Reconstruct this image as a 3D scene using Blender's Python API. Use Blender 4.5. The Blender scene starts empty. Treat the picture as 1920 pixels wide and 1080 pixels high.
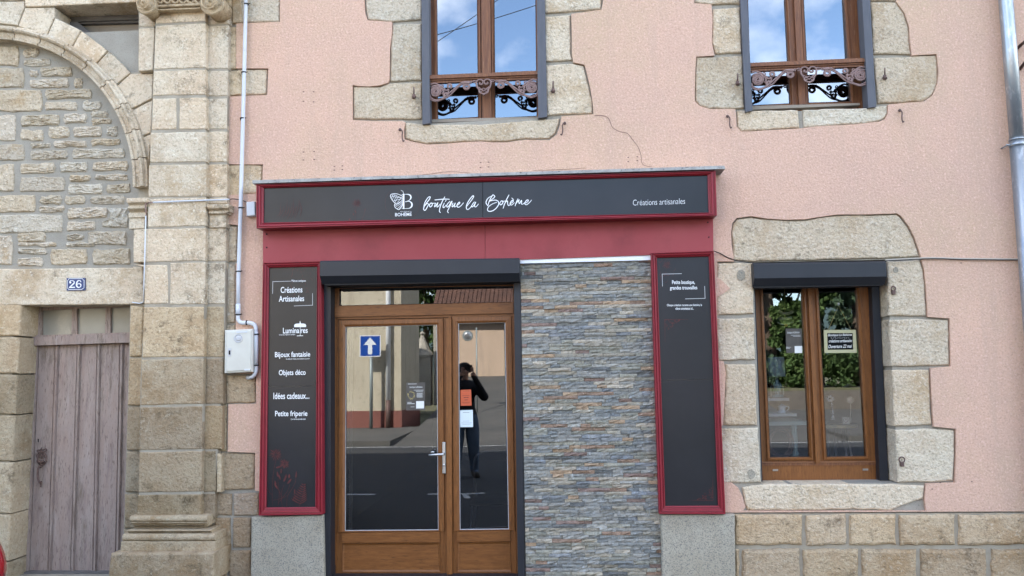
import bpy, bmesh, math, random
from mathutils import Vector, Matrix, Euler
from mathutils.geometry import tessellate_polygon
random.seed(7)
scene = bpy.context.scene
COL = scene.collection
R_ = math.radians

# ---------------------------------------------------------------- camera, sky, sun, exposure
F_PX = 1500.0
CAM = Vector((0.0, -6.1, 1.62))
def cam_axes(y, p, r):
    cy, sy, cp, sp, cr, sr = math.cos(y), math.sin(y), math.cos(p), math.sin(p), math.cos(r), math.sin(r)
    f = Vector((sy*cp, cy*cp, sp)); rt = Vector((cy, -sy, 0)); up = rt.cross(f)
    return rt*cr + up*sr, up*cr - rt*sr, f
AX, AY, AF = cam_axes(R_(-3.549), R_(5.593), R_(-0.854))
cd = bpy.data.cameras.new('camera'); cam = bpy.data.objects.new('camera', cd); COL.objects.link(cam)
cd.sensor_width = 36; cd.lens = F_PX/1920*36; cd.clip_start = 0.02; cd.clip_end = 3000
M3 = Matrix((AX, AY, -AF)).transposed()
cam.matrix_world = Matrix.Translation(CAM) @ M3.to_4x4()
scene.camera = cam

SUN_EL, SUN_AZ = R_(40), R_(-34)          # sun stands behind the facade, to the left (azimuth from +Y towards -X)
sdir = Vector((math.sin(SUN_AZ)*math.cos(SUN_EL), math.cos(SUN_AZ)*math.cos(SUN_EL), math.sin(SUN_EL)))
sl = bpy.data.lights.new('sun', 'SUN'); sl.energy = 4.6; sl.angle = R_(0.5); sl.color = (1.0, 0.95, 0.87)
so = bpy.data.objects.new('sun', sl); COL.objects.link(so)
so.rotation_euler = sdir.to_track_quat('Z', 'Y').to_euler()

w = bpy.data.worlds.new('World'); scene.world = w; w.use_nodes = True
nt = w.node_tree; nt.nodes.clear()
def N(t, typ, **kw):
    n = t.nodes.new(typ)
    for k, v in kw.items():
        if k in n.inputs: n.inputs[k].default_value = v
        else: setattr(n, k, v)
    return n
sky = N(nt, 'ShaderNodeTexSky', sky_type='NISHITA', sun_disc=False, sun_elevation=SUN_EL, sun_rotation=SUN_AZ, altitude=300, air_density=1.0, dust_density=0.35, ozone_density=2.0)
tc = N(nt, 'ShaderNodeTexCoord'); mp = N(nt, 'ShaderNodeMapping')
mp.inputs['Location'].default_value = (5.8407701, 8.1081044, 1.0188537); mp.inputs['Scale'].default_value = (2.4, 2.4, 3.4)
cn = N(nt, 'ShaderNodeTexNoise', Scale=1.0, Detail=7.0, Roughness=0.52)
cr = nt.nodes.new('ShaderNodeValToRGB'); cr.color_ramp.elements[0].position = .485; cr.color_ramp.elements[1].position = .64
cr.color_ramp.elements[1].color = (.9, .9, .9, 1)
mx = N(nt, 'ShaderNodeMix', data_type='RGBA'); bg = N(nt, 'ShaderNodeBackground', Strength=0.13)
nt.links.new(tc.outputs['Generated'], mp.inputs['Vector']); nt.links.new(mp.outputs[0], cn.inputs['Vector'])
nt.links.new(cn.outputs['Fac'], cr.inputs[0]); nt.links.new(cr.outputs[0], mx.inputs[0])
nt.links.new(sky.outputs[0], mx.inputs[6]); mx.inputs[7].default_value = (9.5, 9.6, 9.9, 1)
nt.links.new(mx.outputs[2], bg.inputs[0])
wo = N(nt, 'ShaderNodeOutputWorld'); nt.links.new(bg.outputs[0], wo.inputs[0])

vs = scene.view_settings
vs.view_transform = 'Standard'; vs.look = 'None'; vs.gamma = 1.0; vs.use_curve_mapping = False
vs.exposure = 2.52
scene.cycles.max_bounces = 8; scene.cycles.transparent_max_bounces = 12
scene.cycles.caustics_reflective = False; scene.cycles.caustics_refractive = False

# ---------------------------------------------------------------- helpers
def ray(px, py):
    return AF*F_PX + AX*(px-960) - AY*(py-540)
def P(px, py, y):                          # photo pixel seen on the vertical plane at depth y
    d = ray(px, py); t = (y-CAM.y)/d.y
    return CAM + d*t
def Z1(pts): return [(x/2, y/2) for x, y in pts]
def Z2(pts): return [(x/2, 540+y/2) for x, y in pts]
def ZZ(pts, s, ox, oy): return [(ox+x/s, oy+y/s) for x, y in pts]
def mirror_point(px, py, pane_c, pane_n, yreal):  # where the pane's reflection at that pixel comes from
    d = ray(px, py); t = (pane_c-CAM).dot(pane_n)/d.dot(pane_n); h = CAM + d*t
    r = d - pane_n*(2*d.dot(pane_n)); return h + r*((yreal-h.y)/r.y)
def catmull(p, n=6, closed=False):
    p = [Vector(q) for q in p]; out = []
    m = len(p)
    if m < 3: return p
    for i in range(m if closed else m-1):
        a = p[(i-1) % m] if (closed or i > 0) else p[0]
        b = p[i]; c = p[(i+1) % m]
        d = p[(i+2) % m] if (closed or i+2 < m) else p[-1]
        for k in range(n):
            t = k/n
            out.append(0.5*((2*b)+(c-a)*t+(2*a-5*b+4*c-d)*t*t+(3*b-a-3*c+d)*t**3))
    if not closed: out.append(p[-1])
    return out
def area2(l): return 0.5*sum(l[i][0]*l[(i+1) % len(l)][1]-l[(i+1) % len(l)][0]*l[i][1] for i in range(len(l)))
def inset2(l, d):
    n = len(l); s = 1 if area2(l) > 0 else -1; out = []
    for i in range(n):
        a, b, c = Vector(l[i-1]), Vector(l[i]), Vector(l[(i+1) % n])
        e1 = (b-a); e2 = (c-b)
        if e1.length < 1e-9 or e2.length < 1e-9: out.append(b.copy()); continue
        e1.normalize(); e2.normalize()
        n1 = Vector((-e1.y, e1.x))*s; n2 = Vector((-e2.y, e2.x))*s
        m = n1+n2
        if m.length < .2: m = n1
        m.normalize(); k = max(.5, m.dot(n1))
        out.append(b+m*(d/k))
    return out
def rough2(l, seg, jit, rnd=random):
    out = []; n = len(l)
    for i in range(n):
        a, b = Vector(l[i]), Vector(l[(i+1) % n]); L = (b-a).length; k = max(1, int(L/seg))
        for j in range(k):
            q = a+(b-a)*(j/k)
            out.append(q+Vector((rnd.uniform(-jit, jit), rnd.uniform(-jit, jit))))
    return out

class MB:
    def __init__(s): s.v = []; s.f = []; s.mi = []; s.t = []; s.sm = []; s.tint = (1, 1, 1); s.mat = 0
    def add(s, vs_, fs, smooth=False):
        o = len(s.v); s.v += [tuple(q) for q in vs_]
        for f in fs:
            s.f.append([i+o for i in f]); s.mi.append(s.mat); s.t.append(s.tint); s.sm.append(smooth)
        return s
    def box(s, x0, y0, z0, x1, y1, z1, c=0.0):
        if c > 0:
            a = (x0, z0), (x1, z0), (x1, z1), (x0, z1)
            i = (x0+c, z0+c), (x1-c, z0+c), (x1-c, z1-c), (x0+c, z1-c)
            v = [(p[0], y1, p[1]) for p in a]+[(p[0], y0+c, p[1]) for p in a]+[(p[0], y0, p[1]) for p in i]
            f = [[3, 2, 1, 0], [8, 9, 10, 11]]
            for b in (0, 4):
                for k in range(4): f.append([b+k, b+(k+1) % 4, b+4+(k+1) % 4, b+4+k])
            return s.add(v, f)
        v = [(x, y, z) for x in (x0, x1) for y in (y0, y1) for z in (z0, z1)]
        return s.add(v, [[0, 1, 3, 2], [4, 6, 7, 5], [0, 4, 5, 1], [2, 3, 7, 6], [0, 2, 6, 4], [1, 5, 7, 3]])
    def obox(s, c, u, v_, w_):              # oriented box: centre and three half-axis vectors
        c, u, v_, w_ = map(Vector, (c, u, v_, w_))
        v = [c+u*a+v_*b+w_*d for a in (-1, 1) for b in (-1, 1) for d in (-1, 1)]
        return s.add(v, [[0, 1, 3, 2], [4, 6, 7, 5], [0, 4, 5, 1], [2, 3, 7, 6], [0, 2, 6, 4], [1, 5, 7, 3]])
    def poly(s, l2, yf, yb):                # outline (x,z), prism along y
        n = len(l2)
        v = [(a[0], yf, a[1]) for a in l2]+[(a[0], yb, a[1]) for a in l2]
        f = [list(range(n)), list(range(2*n-1, n-1, -1))]+[[i, (i+1) % n, n+(i+1) % n, n+i] for i in range(n)]
        return s.add(v, f)
    def px(s, pts, yf, yb):                 # photo-pixel outline on plane yf
        return s.poly([(q.x, q.z) for q in (P(a, b, yf) for a, b in pts)], yf, yb)
    def holed(s, loops, yf, yb):            # (x,z) loops, first the outline, the rest holes
        V3 = [[Vector((a[0], 0, a[1])) for a in l] for l in loops]
        tr = tessellate_polygon([[Vector((q.x, q.z, 0)) for q in l] for l in V3])
        flat = [q for l in V3 for q in l]; n = len(flat)
        v = [(q.x, yf, q.z) for q in flat]+[(q.x, yb, q.z) for q in flat]
        f = [list(t) for t in tr]+[[i+n for i in reversed(t)] for t in tr]
        o = 0
        for l in V3:
            m = len(l)
            for i in range(m): f.append([o+i, o+(i+1) % m, n+o+(i+1) % m, n+o+i])
            o += m
        return s.add(v, f)
    def stone(s, pts, yf, yb, bev=.008, jit=.002, seg=.06, relief=0.0, world=False, ptint=None):
        l = pts if world else [(q.x, q.z) for q in (P(a, b, yf) for a, b in pts)]
        l = rough2(l, seg, jit)
        if ptint is None:
            b = random.uniform(.86, 1.1); wv = random.uniform(-.035, .035); ptint = (b*(1+wv), b, b*(1-wv))
        s.tint = ptint
        r0 = [Vector(q) for q in l]; r1 = inset2(l, bev*.35); r2 = inset2(l, bev)
        n = len(l)
        rings = [(r0, yb), (r0, yf+bev), (r1, yf+bev*.3), (r2, yf)]
        c = sum((q for q in r2), Vector((0, 0)))/n
        if relief:
            for k in (.72, .42):
                rings.append(([c+(q-c)*k for q in r2], -1))
        v = []; f = []
        for ri, (rr, y) in enumerate(rings):
            for q in rr:
                yy = y if not (relief and ri >= 3) else yf+random.uniform(-relief, relief*.6)
                v.append((q.x, yy, q.y))
        for k in range(len(rings)-1):
            for i in range(n):
                f.append([k*n+i, k*n+(i+1) % n, (k+1)*n+(i+1) % n, (k+1)*n+i])
        b = (len(rings)-1)*n
        if relief:
            v.append((c.x, yf-relief*.3, c.y))
            for i in range(n): f.append([b+i, b+(i+1) % n, len(v)-1])
        else: f.append([b+i for i in range(n)])
        s.add(v, f); s.tint = (1, 1, 1); return s
    def tube(s, pts, r, n=8, closed=False, caps=True):
        pts = [Vector(q) for q in pts]; m = len(pts)
        rs = r if isinstance(r, (list, tuple)) else [r]*m
        v = []; up = None
        for i in range(m):
            if closed: d = pts[(i+1) % m]-pts[i-1]
            else: d = pts[min(i+1, m-1)]-pts[max(i-1, 0)]
            if d.length < 1e-9: d = Vector((0, 0, 1))
            d.normalize()
            if up is None:
                up = Vector((0, 1, 0)) if abs(d.y) < .9 else Vector((1, 0, 0))
            a = d.cross(up)
            if a.length < 1e-6: a = d.orthogonal()
            a.normalize(); b = d.cross(a).normalized(); up = -b if (-b).dot(up) > 0 else b
            a = d.cross(up).normalized()
            for k in range(n):
                t = 2*math.pi*k/n; v.append(pts[i]+(a*math.cos(t)+up*math.sin(t))*rs[i])
        f = []
        for i in range(m if closed else m-1):
            j = (i+1) % m
            for k in range(n): f.append([i*n+k, i*n+(k+1) % n, j*n+(k+1) % n, j*n+k])
        if caps and not closed:
            f.append(list(range(n))); f.append([(m-1)*n+k for k in range(n)])
        return s.add(v, f, True)
    def lathe(s, c, axis, prof, n=20, smooth=True):   # prof: (radius, height along axis)
        c = Vector(c); ax = Vector(axis).normalized(); a = ax.orthogonal().normalized(); b = ax.cross(a)
        v = []; f = []
        for r, h in prof:
            for k in range(n):
                t = 2*math.pi*k/n; v.append(c+ax*h+(a*math.cos(t)+b*math.sin(t))*max(r, 1e-5))
        for i in range(len(prof)-1):
            for k in range(n): f.append([i*n+k, i*n+(k+1) % n, (i+1)*n+(k+1) % n, (i+1)*n+k])
        f.append(list(range(n))); f.append([(len(prof)-1)*n+k for k in range(n)])
        return s.add(v, f, smooth)
    def frame(s, o4, i4, prof, y0):         # mitred frame between two photo quads; prof: (t outer->inner, y)
        o = [P(a, b, y0) for a, b in o4]; i = [P(a, b, y0) for a, b in i4]
        v = []
        for t, y in prof:
            for k in range(4):
                q = o[k].lerp(i[k], t); v.append((q.x, y, q.z))
        f = []
        for r in range(len(prof)-1):
            for k in range(4): f.append([r*4+k, r*4+(k+1) % 4, (r+1)*4+(k+1) % 4, (r+1)*4+k])
        return s.add(v, f)
    def ribbon(s, pts, wpx, y, smooth=True, dy=.0003, cap=True):   # flat brush stroke; pts in photo pixels
        pp = catmull([(a, b) for a, b in pts], 6) if smooth and len(pts) > 2 else [Vector(q) for q in pts]
        n = len(pp); ws = wpx if isinstance(wpx, (list, tuple)) else [wpx, wpx]
        v = []
        for i, q in enumerate(pp):
            d = pp[min(i+1, n-1)]-pp[max(i-1, 0)]
            if d.length < 1e-9: d = Vector((1, 0))
            d.normalize(); e = Vector((-d.y, d.x))
            u = i/(n-1)*(len(ws)-1); k = min(int(u), len(ws)-2); ww = ws[k]+(ws[k+1]-ws[k])*(u-k)
            yy = y-dy*i/max(1, n-1)
            qq = q
            if cap and i == 0: qq = q-d*ww*.35
            if cap and i == n-1: qq = q+d*ww*.35
            for sg in (-.5, .5):
                v.append(P(*(qq+e*ww*sg), yy))
        return s.add(v, [[2*i, 2*i+1, 2*i+3, 2*i+2] for i in range(n-1)])
    def text(s, st, q4, y, bold=0.0, shear=0.0):      # glyphs fitted to a photo quad TL,TR,BR,BL
        c = bpy.data.curves.new('t', 'FONT'); c.body = st; c.offset = bold; c.resolution_u = 3; c.shear = shear
        o = bpy.data.objects.new('t', c); COL.objects.link(o)
        dg = bpy.context.evaluated_depsgraph_get(); dg.update()
        me = bpy.data.meshes.new_from_object(o.evaluated_get(dg))
        xs = [q.co.x for q in me.vertices]; ys = [q.co.y for q in me.vertices]
        x0, x1, y0, y1 = min(xs), max(xs), min(ys), max(ys)
        TL, TR, BR, BL = [Vector(q) for q in q4]; v = []
        for q in me.vertices:
            u = (q.co.x-x0)/(x1-x0); t = (q.co.y-y0)/(y1-y0)
            p = BL.lerp(BR, u).lerp(TL.lerp(TR, u), t); v.append(P(p.x, p.y, y))
        s.add(v, [list(p.vertices) for p in me.polygons])
        bpy.data.objects.remove(o); bpy.data.curves.remove(c); bpy.data.meshes.remove(me)
        return s
    def build(s, name, mats, parent=None, recalc=True):
        me = bpy.data.meshes.new(name)
        L = parent['_L'] if parent is not None and '_L' in parent else ORI.get(parent.name if parent else '', Vector())
        me.from_pydata([Vector(q)-L for q in s.v], [], s.f)
        if not isinstance(mats, (list, tuple)): mats = [mats]
        for m in mats: me.materials.append(m)
        me.polygons.foreach_set('material_index', s.mi); me.polygons.foreach_set('use_smooth', s.sm)
        at = me.attributes.new('tint', 'FLOAT_COLOR', 'FACE')
        at.data.foreach_set('color', [c for t in s.t for c in (t[0], t[1], t[2], 1.0)])
        if recalc:
            bm = bmesh.new(); bm.from_mesh(me); bmesh.ops.recalc_face_normals(bm, faces=bm.faces); bm.to_mesh(me); bm.free()
        me.validate()
        o = bpy.data.objects.new(name, me); COL.objects.link(o)
        if parent is not None:
            o.parent = parent
            ORI[o.name] = L
        else:
            ORI[o.name] = Vector()
        return o
ORI = {}
def thing(name, label, cat, loc=(0, 0, 0), group=None):
    o = bpy.data.objects.new(name, None); COL.objects.link(o); o.location = loc; o.empty_display_size = .2
    o['label'] = label; o['category'] = cat
    if group: o['group'] = group
    ORI[o.name] = Vector(loc); return o
def tag(o, label, cat, group=None):
    # move the origin of a single-mesh thing to its base
    me = o.data; xs = [v.co for v in me.vertices]
    c = Vector((sum(v.x for v in xs)/len(xs), sum(v.y for v in xs)/len(xs), min(v.z for v in xs)))
    me.transform(Matrix.Translation(-c)); o.location = c; ORI[o.name] = c
    o['label'] = label; o['category'] = cat
    if group: o['group'] = group
    return o
def struct(o): o['kind'] = 'structure'; return o
def stuff(o): o['kind'] = 'stuff'; return o

# ---------------------------------------------------------------- materials
def mat(name, base, rough=.8, spec=.3, var=None, vscale=3, speck=None, sscale=120, bump=0, bscale=80, bdist=.004,
        tint=False, metal=0, stretch=None, bump2=0, b2scale=8, stain=None, stscale=1.5, stpos=(.5, .7), coat=0, sspos=(.55, .7), speck2=None, s2scale=60, s2pos=(.55, .7), streak=None, kpos=(.54, .74), grime=None, gscale=7, gpos=(.56, .64)):
    m = bpy.data.materials.new(name); m.use_nodes = True; t = m.node_tree; b = t.nodes['Principled BSDF']
    b.inputs['Roughness'].default_value = rough; b.inputs['Metallic'].default_value = metal
    b.inputs['Specular IOR Level'].default_value = spec
    if coat: b.inputs['Coat Weight'].default_value = coat; b.inputs['Coat Roughness'].default_value = .12
    tcn = t.nodes.new('ShaderNodeTexCoord'); vec = tcn.outputs['Object']
    if stretch:
        mpn = t.nodes.new('ShaderNodeMapping'); mpn.inputs['Scale'].default_value = stretch
        t.links.new(vec, mpn.inputs['Vector']); vec = mpn.outputs[0]
    def noise(sc, det=5, ro=.6):
        n = N(t, 'ShaderNodeTexNoise', Scale=sc, Detail=det, Roughness=ro); t.links.new(vec, n.inputs['Vector']); return n.outputs['Fac']
    def ramp(src, a, b_):
        r = t.nodes.new('ShaderNodeMapRange'); r.inputs['From Min'].default_value = a; r.inputs['From Max'].default_value = b_
        t.links.new(src, r.inputs['Value']); return r.outputs[0]
    def mix(fac, c1, c2, mode='MIX'):
        n = N(t, 'ShaderNodeMix', data_type='RGBA', blend_type=mode)
        for i, q in ((0, fac), (6, c1), (7, c2)):
            if isinstance(q, (tuple, list)): n.inputs[i].default_value = tuple(q)+(1,) if len(q) == 3 else q
            elif isinstance(q, (int, float)): n.inputs[i].default_value = q
            else: t.links.new(q, n.inputs[i])
        return n.outputs[2]
    col = tuple(base)
    if var: col = mix(ramp(noise(vscale), .35, .68), col, var)
    if stain: col = mix(ramp(noise(stscale, 8, .7), *stpos), col, stain)
    if speck: col = mix(ramp(noise(sscale, 3, .7), *sspos), col, speck)
    if streak:
        m2 = t.nodes.new('ShaderNodeMapping'); m2.inputs['Scale'].default_value = (3.2, 3.2, .32); t.links.new(tcn.outputs['Object'], m2.inputs['Vector'])
        n2 = N(t, 'ShaderNodeTexNoise', Scale=1.6, Detail=7.0, Roughness=.65); t.links.new(m2.outputs[0], n2.inputs['Vector']); col = mix(ramp(n2.outputs['Fac'], *kpos), col, streak)
    if grime:
        gn = noise(gscale, 12, .82); gl = noise(1.3, 3, .5)
        ml = N(t, 'ShaderNodeMath', operation='MULTIPLY'); t.links.new(ramp(gn, *gpos), ml.inputs[0]); t.links.new(ramp(gl, .37, .54), ml.inputs[1]); col = mix(ml.outputs[0], col, grime)
    if speck2: col = mix(ramp(noise(s2scale, 3, .7), *s2pos), col, speck2)
    if tint:
        a = N(t, 'ShaderNodeAttribute', attribute_name='tint'); col = mix(1.0, col, a.outputs['Color'], 'MULTIPLY')
    if isinstance(col, tuple): b.inputs['Base Color'].default_value = col+(1,)
    else: t.links.new(col, b.inputs['Base Color'])
    nrm = None
    if bump2:
        bn = N(t, 'ShaderNodeBump', Strength=bump2, Distance=.02); t.links.new(noise(b2scale, 4), bn.inputs['Height']); nrm = bn.outputs[0]
    if bump:
        bn = N(t, 'ShaderNodeBump', Strength=bump, Distance=bdist); t.links.new(noise(bscale, 4, .65), bn.inputs['Height'])
        if nrm: t.links.new(nrm, bn.inputs['Normal'])
        nrm = bn.outputs[0]
    if nrm: t.links.new(nrm, b.inputs['Normal'])
    return m
M = {}
M['render'] = mat('pink_roughcast', (.675, .44, .325), .95, .1, var=(.59, .39, .305), vscale=.9, speck=(.50, .32, .235), sscale=70, sspos=(.50, .72), speck2=(.75, .52, .41), s2scale=55, s2pos=(.52, .74),
                  bump=.9, bscale=70, bdist=.009, stain=(.57, .405, .28), stscale=.5, stpos=(.48, .64), streak=(.56, .38, .285), kpos=(.52, .72))
M['granite'] = mat('pale_granite', (.60, .49, .362), .92, .15, var=(.66, .57, .43), vscale=3, speck=(.37, .30, .215), sscale=60, sspos=(.52, .72), speck2=(.74, .67, .55), s2scale=42, s2pos=(.54, .74), bump=1, bscale=48, bdist=.014,
                   tint=True, stain=(.50, .375, .24), stscale=1.9, stpos=(.49, .64), bump2=.6, b2scale=12, grime=(.27, .22, .16), gscale=6, gpos=(.535, .63))
M['ashlar'] = mat('cream_ashlar', (.615, .49, .352), .92, .15, var=(.69, .60, .46), vscale=3.2, speck=(.40, .31, .205), sscale=60, sspos=(.53, .72), speck2=(.76, .69, .56), s2scale=40, s2pos=(.56, .74), bump=1, bscale=45, bdist=.014,
                  tint=True, stain=(.47, .345, .215), stscale=1.8, stpos=(.49, .64), bump2=.6, b2scale=12, grime=(.25, .20, .14), gscale=5.5, gpos=(.53, .63))
M['rubble'] = mat('rough_rubble_stone', (.50, .43, .33), .95, .1, var=(.60, .54, .44), vscale=7, speck=(.34, .27, .19), sscale=45, bump=1, bscale=30, bdist=.03, tint=True, speck2=(.72, .66, .55), s2scale=30,
                  stain=(.46, .35, .22), stscale=5, stpos=(.56, .7), grime=(.28, .22, .16), gscale=9)
M['mortar'] = mat('grey_mortar', (.31, .285, .24), .95, .1, var=(.36, .335, .285), vscale=6, speck=(.22, .2, .17), sscale=110, bump=.7, bscale=60, bdist=.005)
M['moss_mortar'] = mat('brown_mortar', (.31, .27, .21), .95, .1, var=(.40, .36, .29), vscale=7, bump=.7, bscale=60, bdist=.005)
M['block'] = mat('grey_granite_block', (.355, .315, .24), .9, .15, grime=(.18, .155, .12), gscale=4, gpos=(.52, .66), var=(.42, .385, .31), vscale=3, speck=(.16, .155, .145), sscale=110, sspos=(.48, .66), bump=.6, bscale=90, bdist=.004,
                 stain=(.28, .24, .18), stscale=2.3, stpos=(.58, .75))
M['red'] = mat('dark_red_paint', (.26, .018, .030), .45, .4, var=(.215, .015, .024), vscale=8, bump=.12, bscale=30)
M['redboard'] = mat('faded_red_board', (.29, .045, .052), .6, .35, var=(.32, .06, .065), vscale=2.2, stain=(.235, .04, .045), stscale=3)
M['panel'] = mat('black_sign_panel', (.013, .014, .017), .34, .42, var=(.020, .020, .024), vscale=3)
M['box'] = mat('anthracite_aluminium', (.014, .016, .022), .45, .42, var=(.019, .021, .027), vscale=5, speck=(.10, .10, .11), sscale=40, sspos=(.72, .78))
M['black'] = mat('black_rubber', (.008, .008, .009), .6, .3)
M['white'] = mat('white_vinyl', (.82, .83, .84), .6, .3)
M['line'] = mat('thin_pale_line', (.52, .52, .53), .6, .3)
M['motif'] = mat('dull_red_print', (.11, .033, .032), .55, .3, var=(.07, .026, .027), vscale=30)
M['pvc'] = mat('golden_oak_foil', (.235, .092, .026), .42, .35, var=(.165, .06, .016), vscale=5, stretch=(14, 14, 1.6), speck=(.09, .034, .011), sscale=9, sspos=(.56, .72), bump=.15, bscale=12)
M['pvc_h'] = mat('golden_oak_foil_across', (.225, .088, .025), .42, .35, var=(.155, .057, .015), vscale=5, stretch=(1.6, 14, 14), speck=(.085, .032, .011), sscale=9, sspos=(.56, .72), bump=.15, bscale=12)
M['oldwood'] = mat('brown_varnished_wood', (.225, .092, .038), .5, .35, var=(.13, .05, .024), vscale=5, stretch=(16, 16, 1.3), speck=(.32, .18, .10), sscale=8, sspos=(.6, .74), bump=.3, bscale=10)
M['greydoor'] = mat('weathered_mauve_paint', (.33, .245, .205), .8, .25, var=(.38, .31, .275), vscale=3, stretch=(7, 7, 1.0), speck=(.19, .135, .11), sscale=16, sspos=(.56, .66), grime=(.20, .15, .115), gscale=3, gpos=(.5, .62), bump=.5, bscale=14, bdist=.004,
                    stain=(.25, .185, .165), stscale=2.6, stpos=(.5, .66))
M['boardpale'] = mat('dusty_window_board', (.34, .29, .235), .8, .3, var=(.28, .24, .195), vscale=3, stain=(.22, .17, .13), stscale=5, stpos=(.6, .75))
M['zinc'] = mat('galvanised_steel', (.40, .43, .46), .38, .5, metal=.75, var=(.30, .33, .36), vscale=7, stretch=(1, 1, .35), speck=(.55, .58, .6), sscale=25, stain=(.46, .46, .45), stscale=9)
M['flash'] = mat('weathered_flashing', (.40, .39, .37), .7, .4, metal=.2, var=(.27, .26, .25), vscale=11, speck=(.12, .12, .115), sscale=45, stain=(.50, .49, .47), stscale=5)
M['pipe'] = mat('pale_grey_pvc', (.56, .59, .64), .5, .4, var=(.62, .64, .67), vscale=5, stain=(.44, .43, .42), stscale=6, stpos=(.6, .75))
M['meter'] = mat('ivory_plastic', (.60, .59, .53), .5, .4, var=(.54, .52, .46), vscale=5, stain=(.40, .38, .33), stscale=9, stpos=(.62, .74))
M['bracket'] = mat('old_iron', (.105, .065, .055), .6, .4, metal=.3, var=(.16, .10, .085), vscale=40, bump=.5, bscale=90)
M['castiron'] = mat('rusty_painted_cast_iron', (.20, .125, .115), .55, .4, metal=.15, var=(.28, .19, .17), vscale=40, bump=.4, bscale=120)
M['winbar'] = mat('slate_blue_painted_steel', (.075, .078, .092), .5, .4, var=(.10, .10, .115), vscale=9, stretch=(3, 3, .5))
M['cable'] = mat('dark_cable', (.03, .028, .028), .6, .3)
M['beigecable'] = mat('beige_cable', (.42, .38, .32), .6, .3)
M['metalwhite'] = mat('bright_white_strip', (.83, .85, .90), .35, .5)
M['silver'] = mat('brushed_steel', (.62, .62, .62), .28, .5, metal=.9)
M['enamel'] = mat('blue_enamel', (.02, .05, .17), .3, .4, var=(.016, .038, .13), vscale=30)
M['chipwhite'] = mat('white_enamel', (.72, .75, .80), .35, .5)
def slate_mat():
    m = mat('split_slate', (1.2, 1.1, .98), .75, .3, tint=True, speck=(.60, .56, .52), sscale=38, sspos=(.5, .7), speck2=(1.5, 1.5, 1.5), s2scale=30, s2pos=(.56, .72), bump=.8, bscale=55, bdist=.006, stain=(.82, .84, .84), stscale=11, stpos=(.4, .75))
    return m
M['slate'] = slate_mat()
def glass(name, refl, tr, rough=0.0):
    m = bpy.data.materials.new(name); m.use_nodes = True; t = m.node_tree; t.nodes.clear()
    o = N(t, 'ShaderNodeOutputMaterial'); mx_ = N(t, 'ShaderNodeMixShader')
    g = N(t, 'ShaderNodeBsdfGlossy', Roughness=rough); g.inputs['Color'].default_value = (.94, .97, 1, 1)
    tr_ = N(t, 'ShaderNodeBsdfTransparent'); tr_.inputs['Color'].default_value = (tr, tr, tr*1.02, 1)
    fr = N(t, 'ShaderNodeFresnel', IOR=1.5); ma = N(t, 'ShaderNodeMath', operation='ADD'); ma.inputs[1].default_value = refl; ma.use_clamp = True
    t.links.new(fr.outputs[0], ma.inputs[0]); t.links.new(ma.outputs[0], mx_.inputs[0])
    t.links.new(tr_.outputs[0], mx_.inputs[1]); t.links.new(g.outputs[0], mx_.inputs[2]); t.links.new(mx_.outputs[0], o.inputs[0])
    return m
M['glass_door'] = glass('tinted_door_glass', .09, .5)
M['glass_up'] = glass('upper_window_glass', .22, .22)
M['glass_low'] = glass('shop_window_glass', .06, .88)
M['dusty_pane'] = mat('dusty_pane', (.30, .285, .24), .25, .5, var=(.25, .235, .20), vscale=3, stain=(.36, .33, .27), stscale=6)
def rnd_tint(a=.86, b=1.1, w_=.04):
    k = random.uniform(a, b); h = random.uniform(-w_, w_); return (k*(1+h), k, k*(1-h))
# ---------------------------------------------------------------- ground, road, pavements
ROAD = -0.12
def W(name, base, **k): M[name] = mat(name, base, **k)
W('asphalt', (.038, .039, .041), rough=.9, var=(.050, .050, .050), vscale=.7, speck=(.11, .11, .105), sscale=60, bump=.6, bscale=90, bdist=.006)
W('pave', (.085, .082, .075), rough=.9, var=(.12, .112, .10), vscale=.9, speck=(.10, .10, .09), sscale=50, bump=.5, bscale=60)
W('paint', (.55, .55, .53), rough=.8, speck=(.15, .15, .15), sscale=30, sspos=(.55, .6))
W('verge', (.10, .11, .05), rough=1, var=(.16, .14, .09), vscale=3, bump=1, bscale=30)
b = MB()
b.add([(-900, 900, -.14), (900, 900, -.14), (900, -900, -.14), (-900, -900, -.14)], [[0, 1, 2, 3]])
g = b.build('ground', M['verge']); struct(g)
b = MB(); b.add([(-60, -1.1, ROAD), (60, -1.1, ROAD), (60, -11.6, ROAD), (-60, -11.6, ROAD)], [[0, 1, 2, 3]])
struct(b.build('road', M['asphalt']))
b = MB(); b.box(-60, -1.1, -.3, 60, .5, -.004, .01); struct(b.build('pavement', M['pave']))
b = MB(); b.box(-60, -15.9, -.3, -3.9, -11.6, 0, .01); b.box(6.2, -21.6, -.3, 60, -11.6, 0, .01); struct(b.build('pavement', M['pave']))
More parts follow.
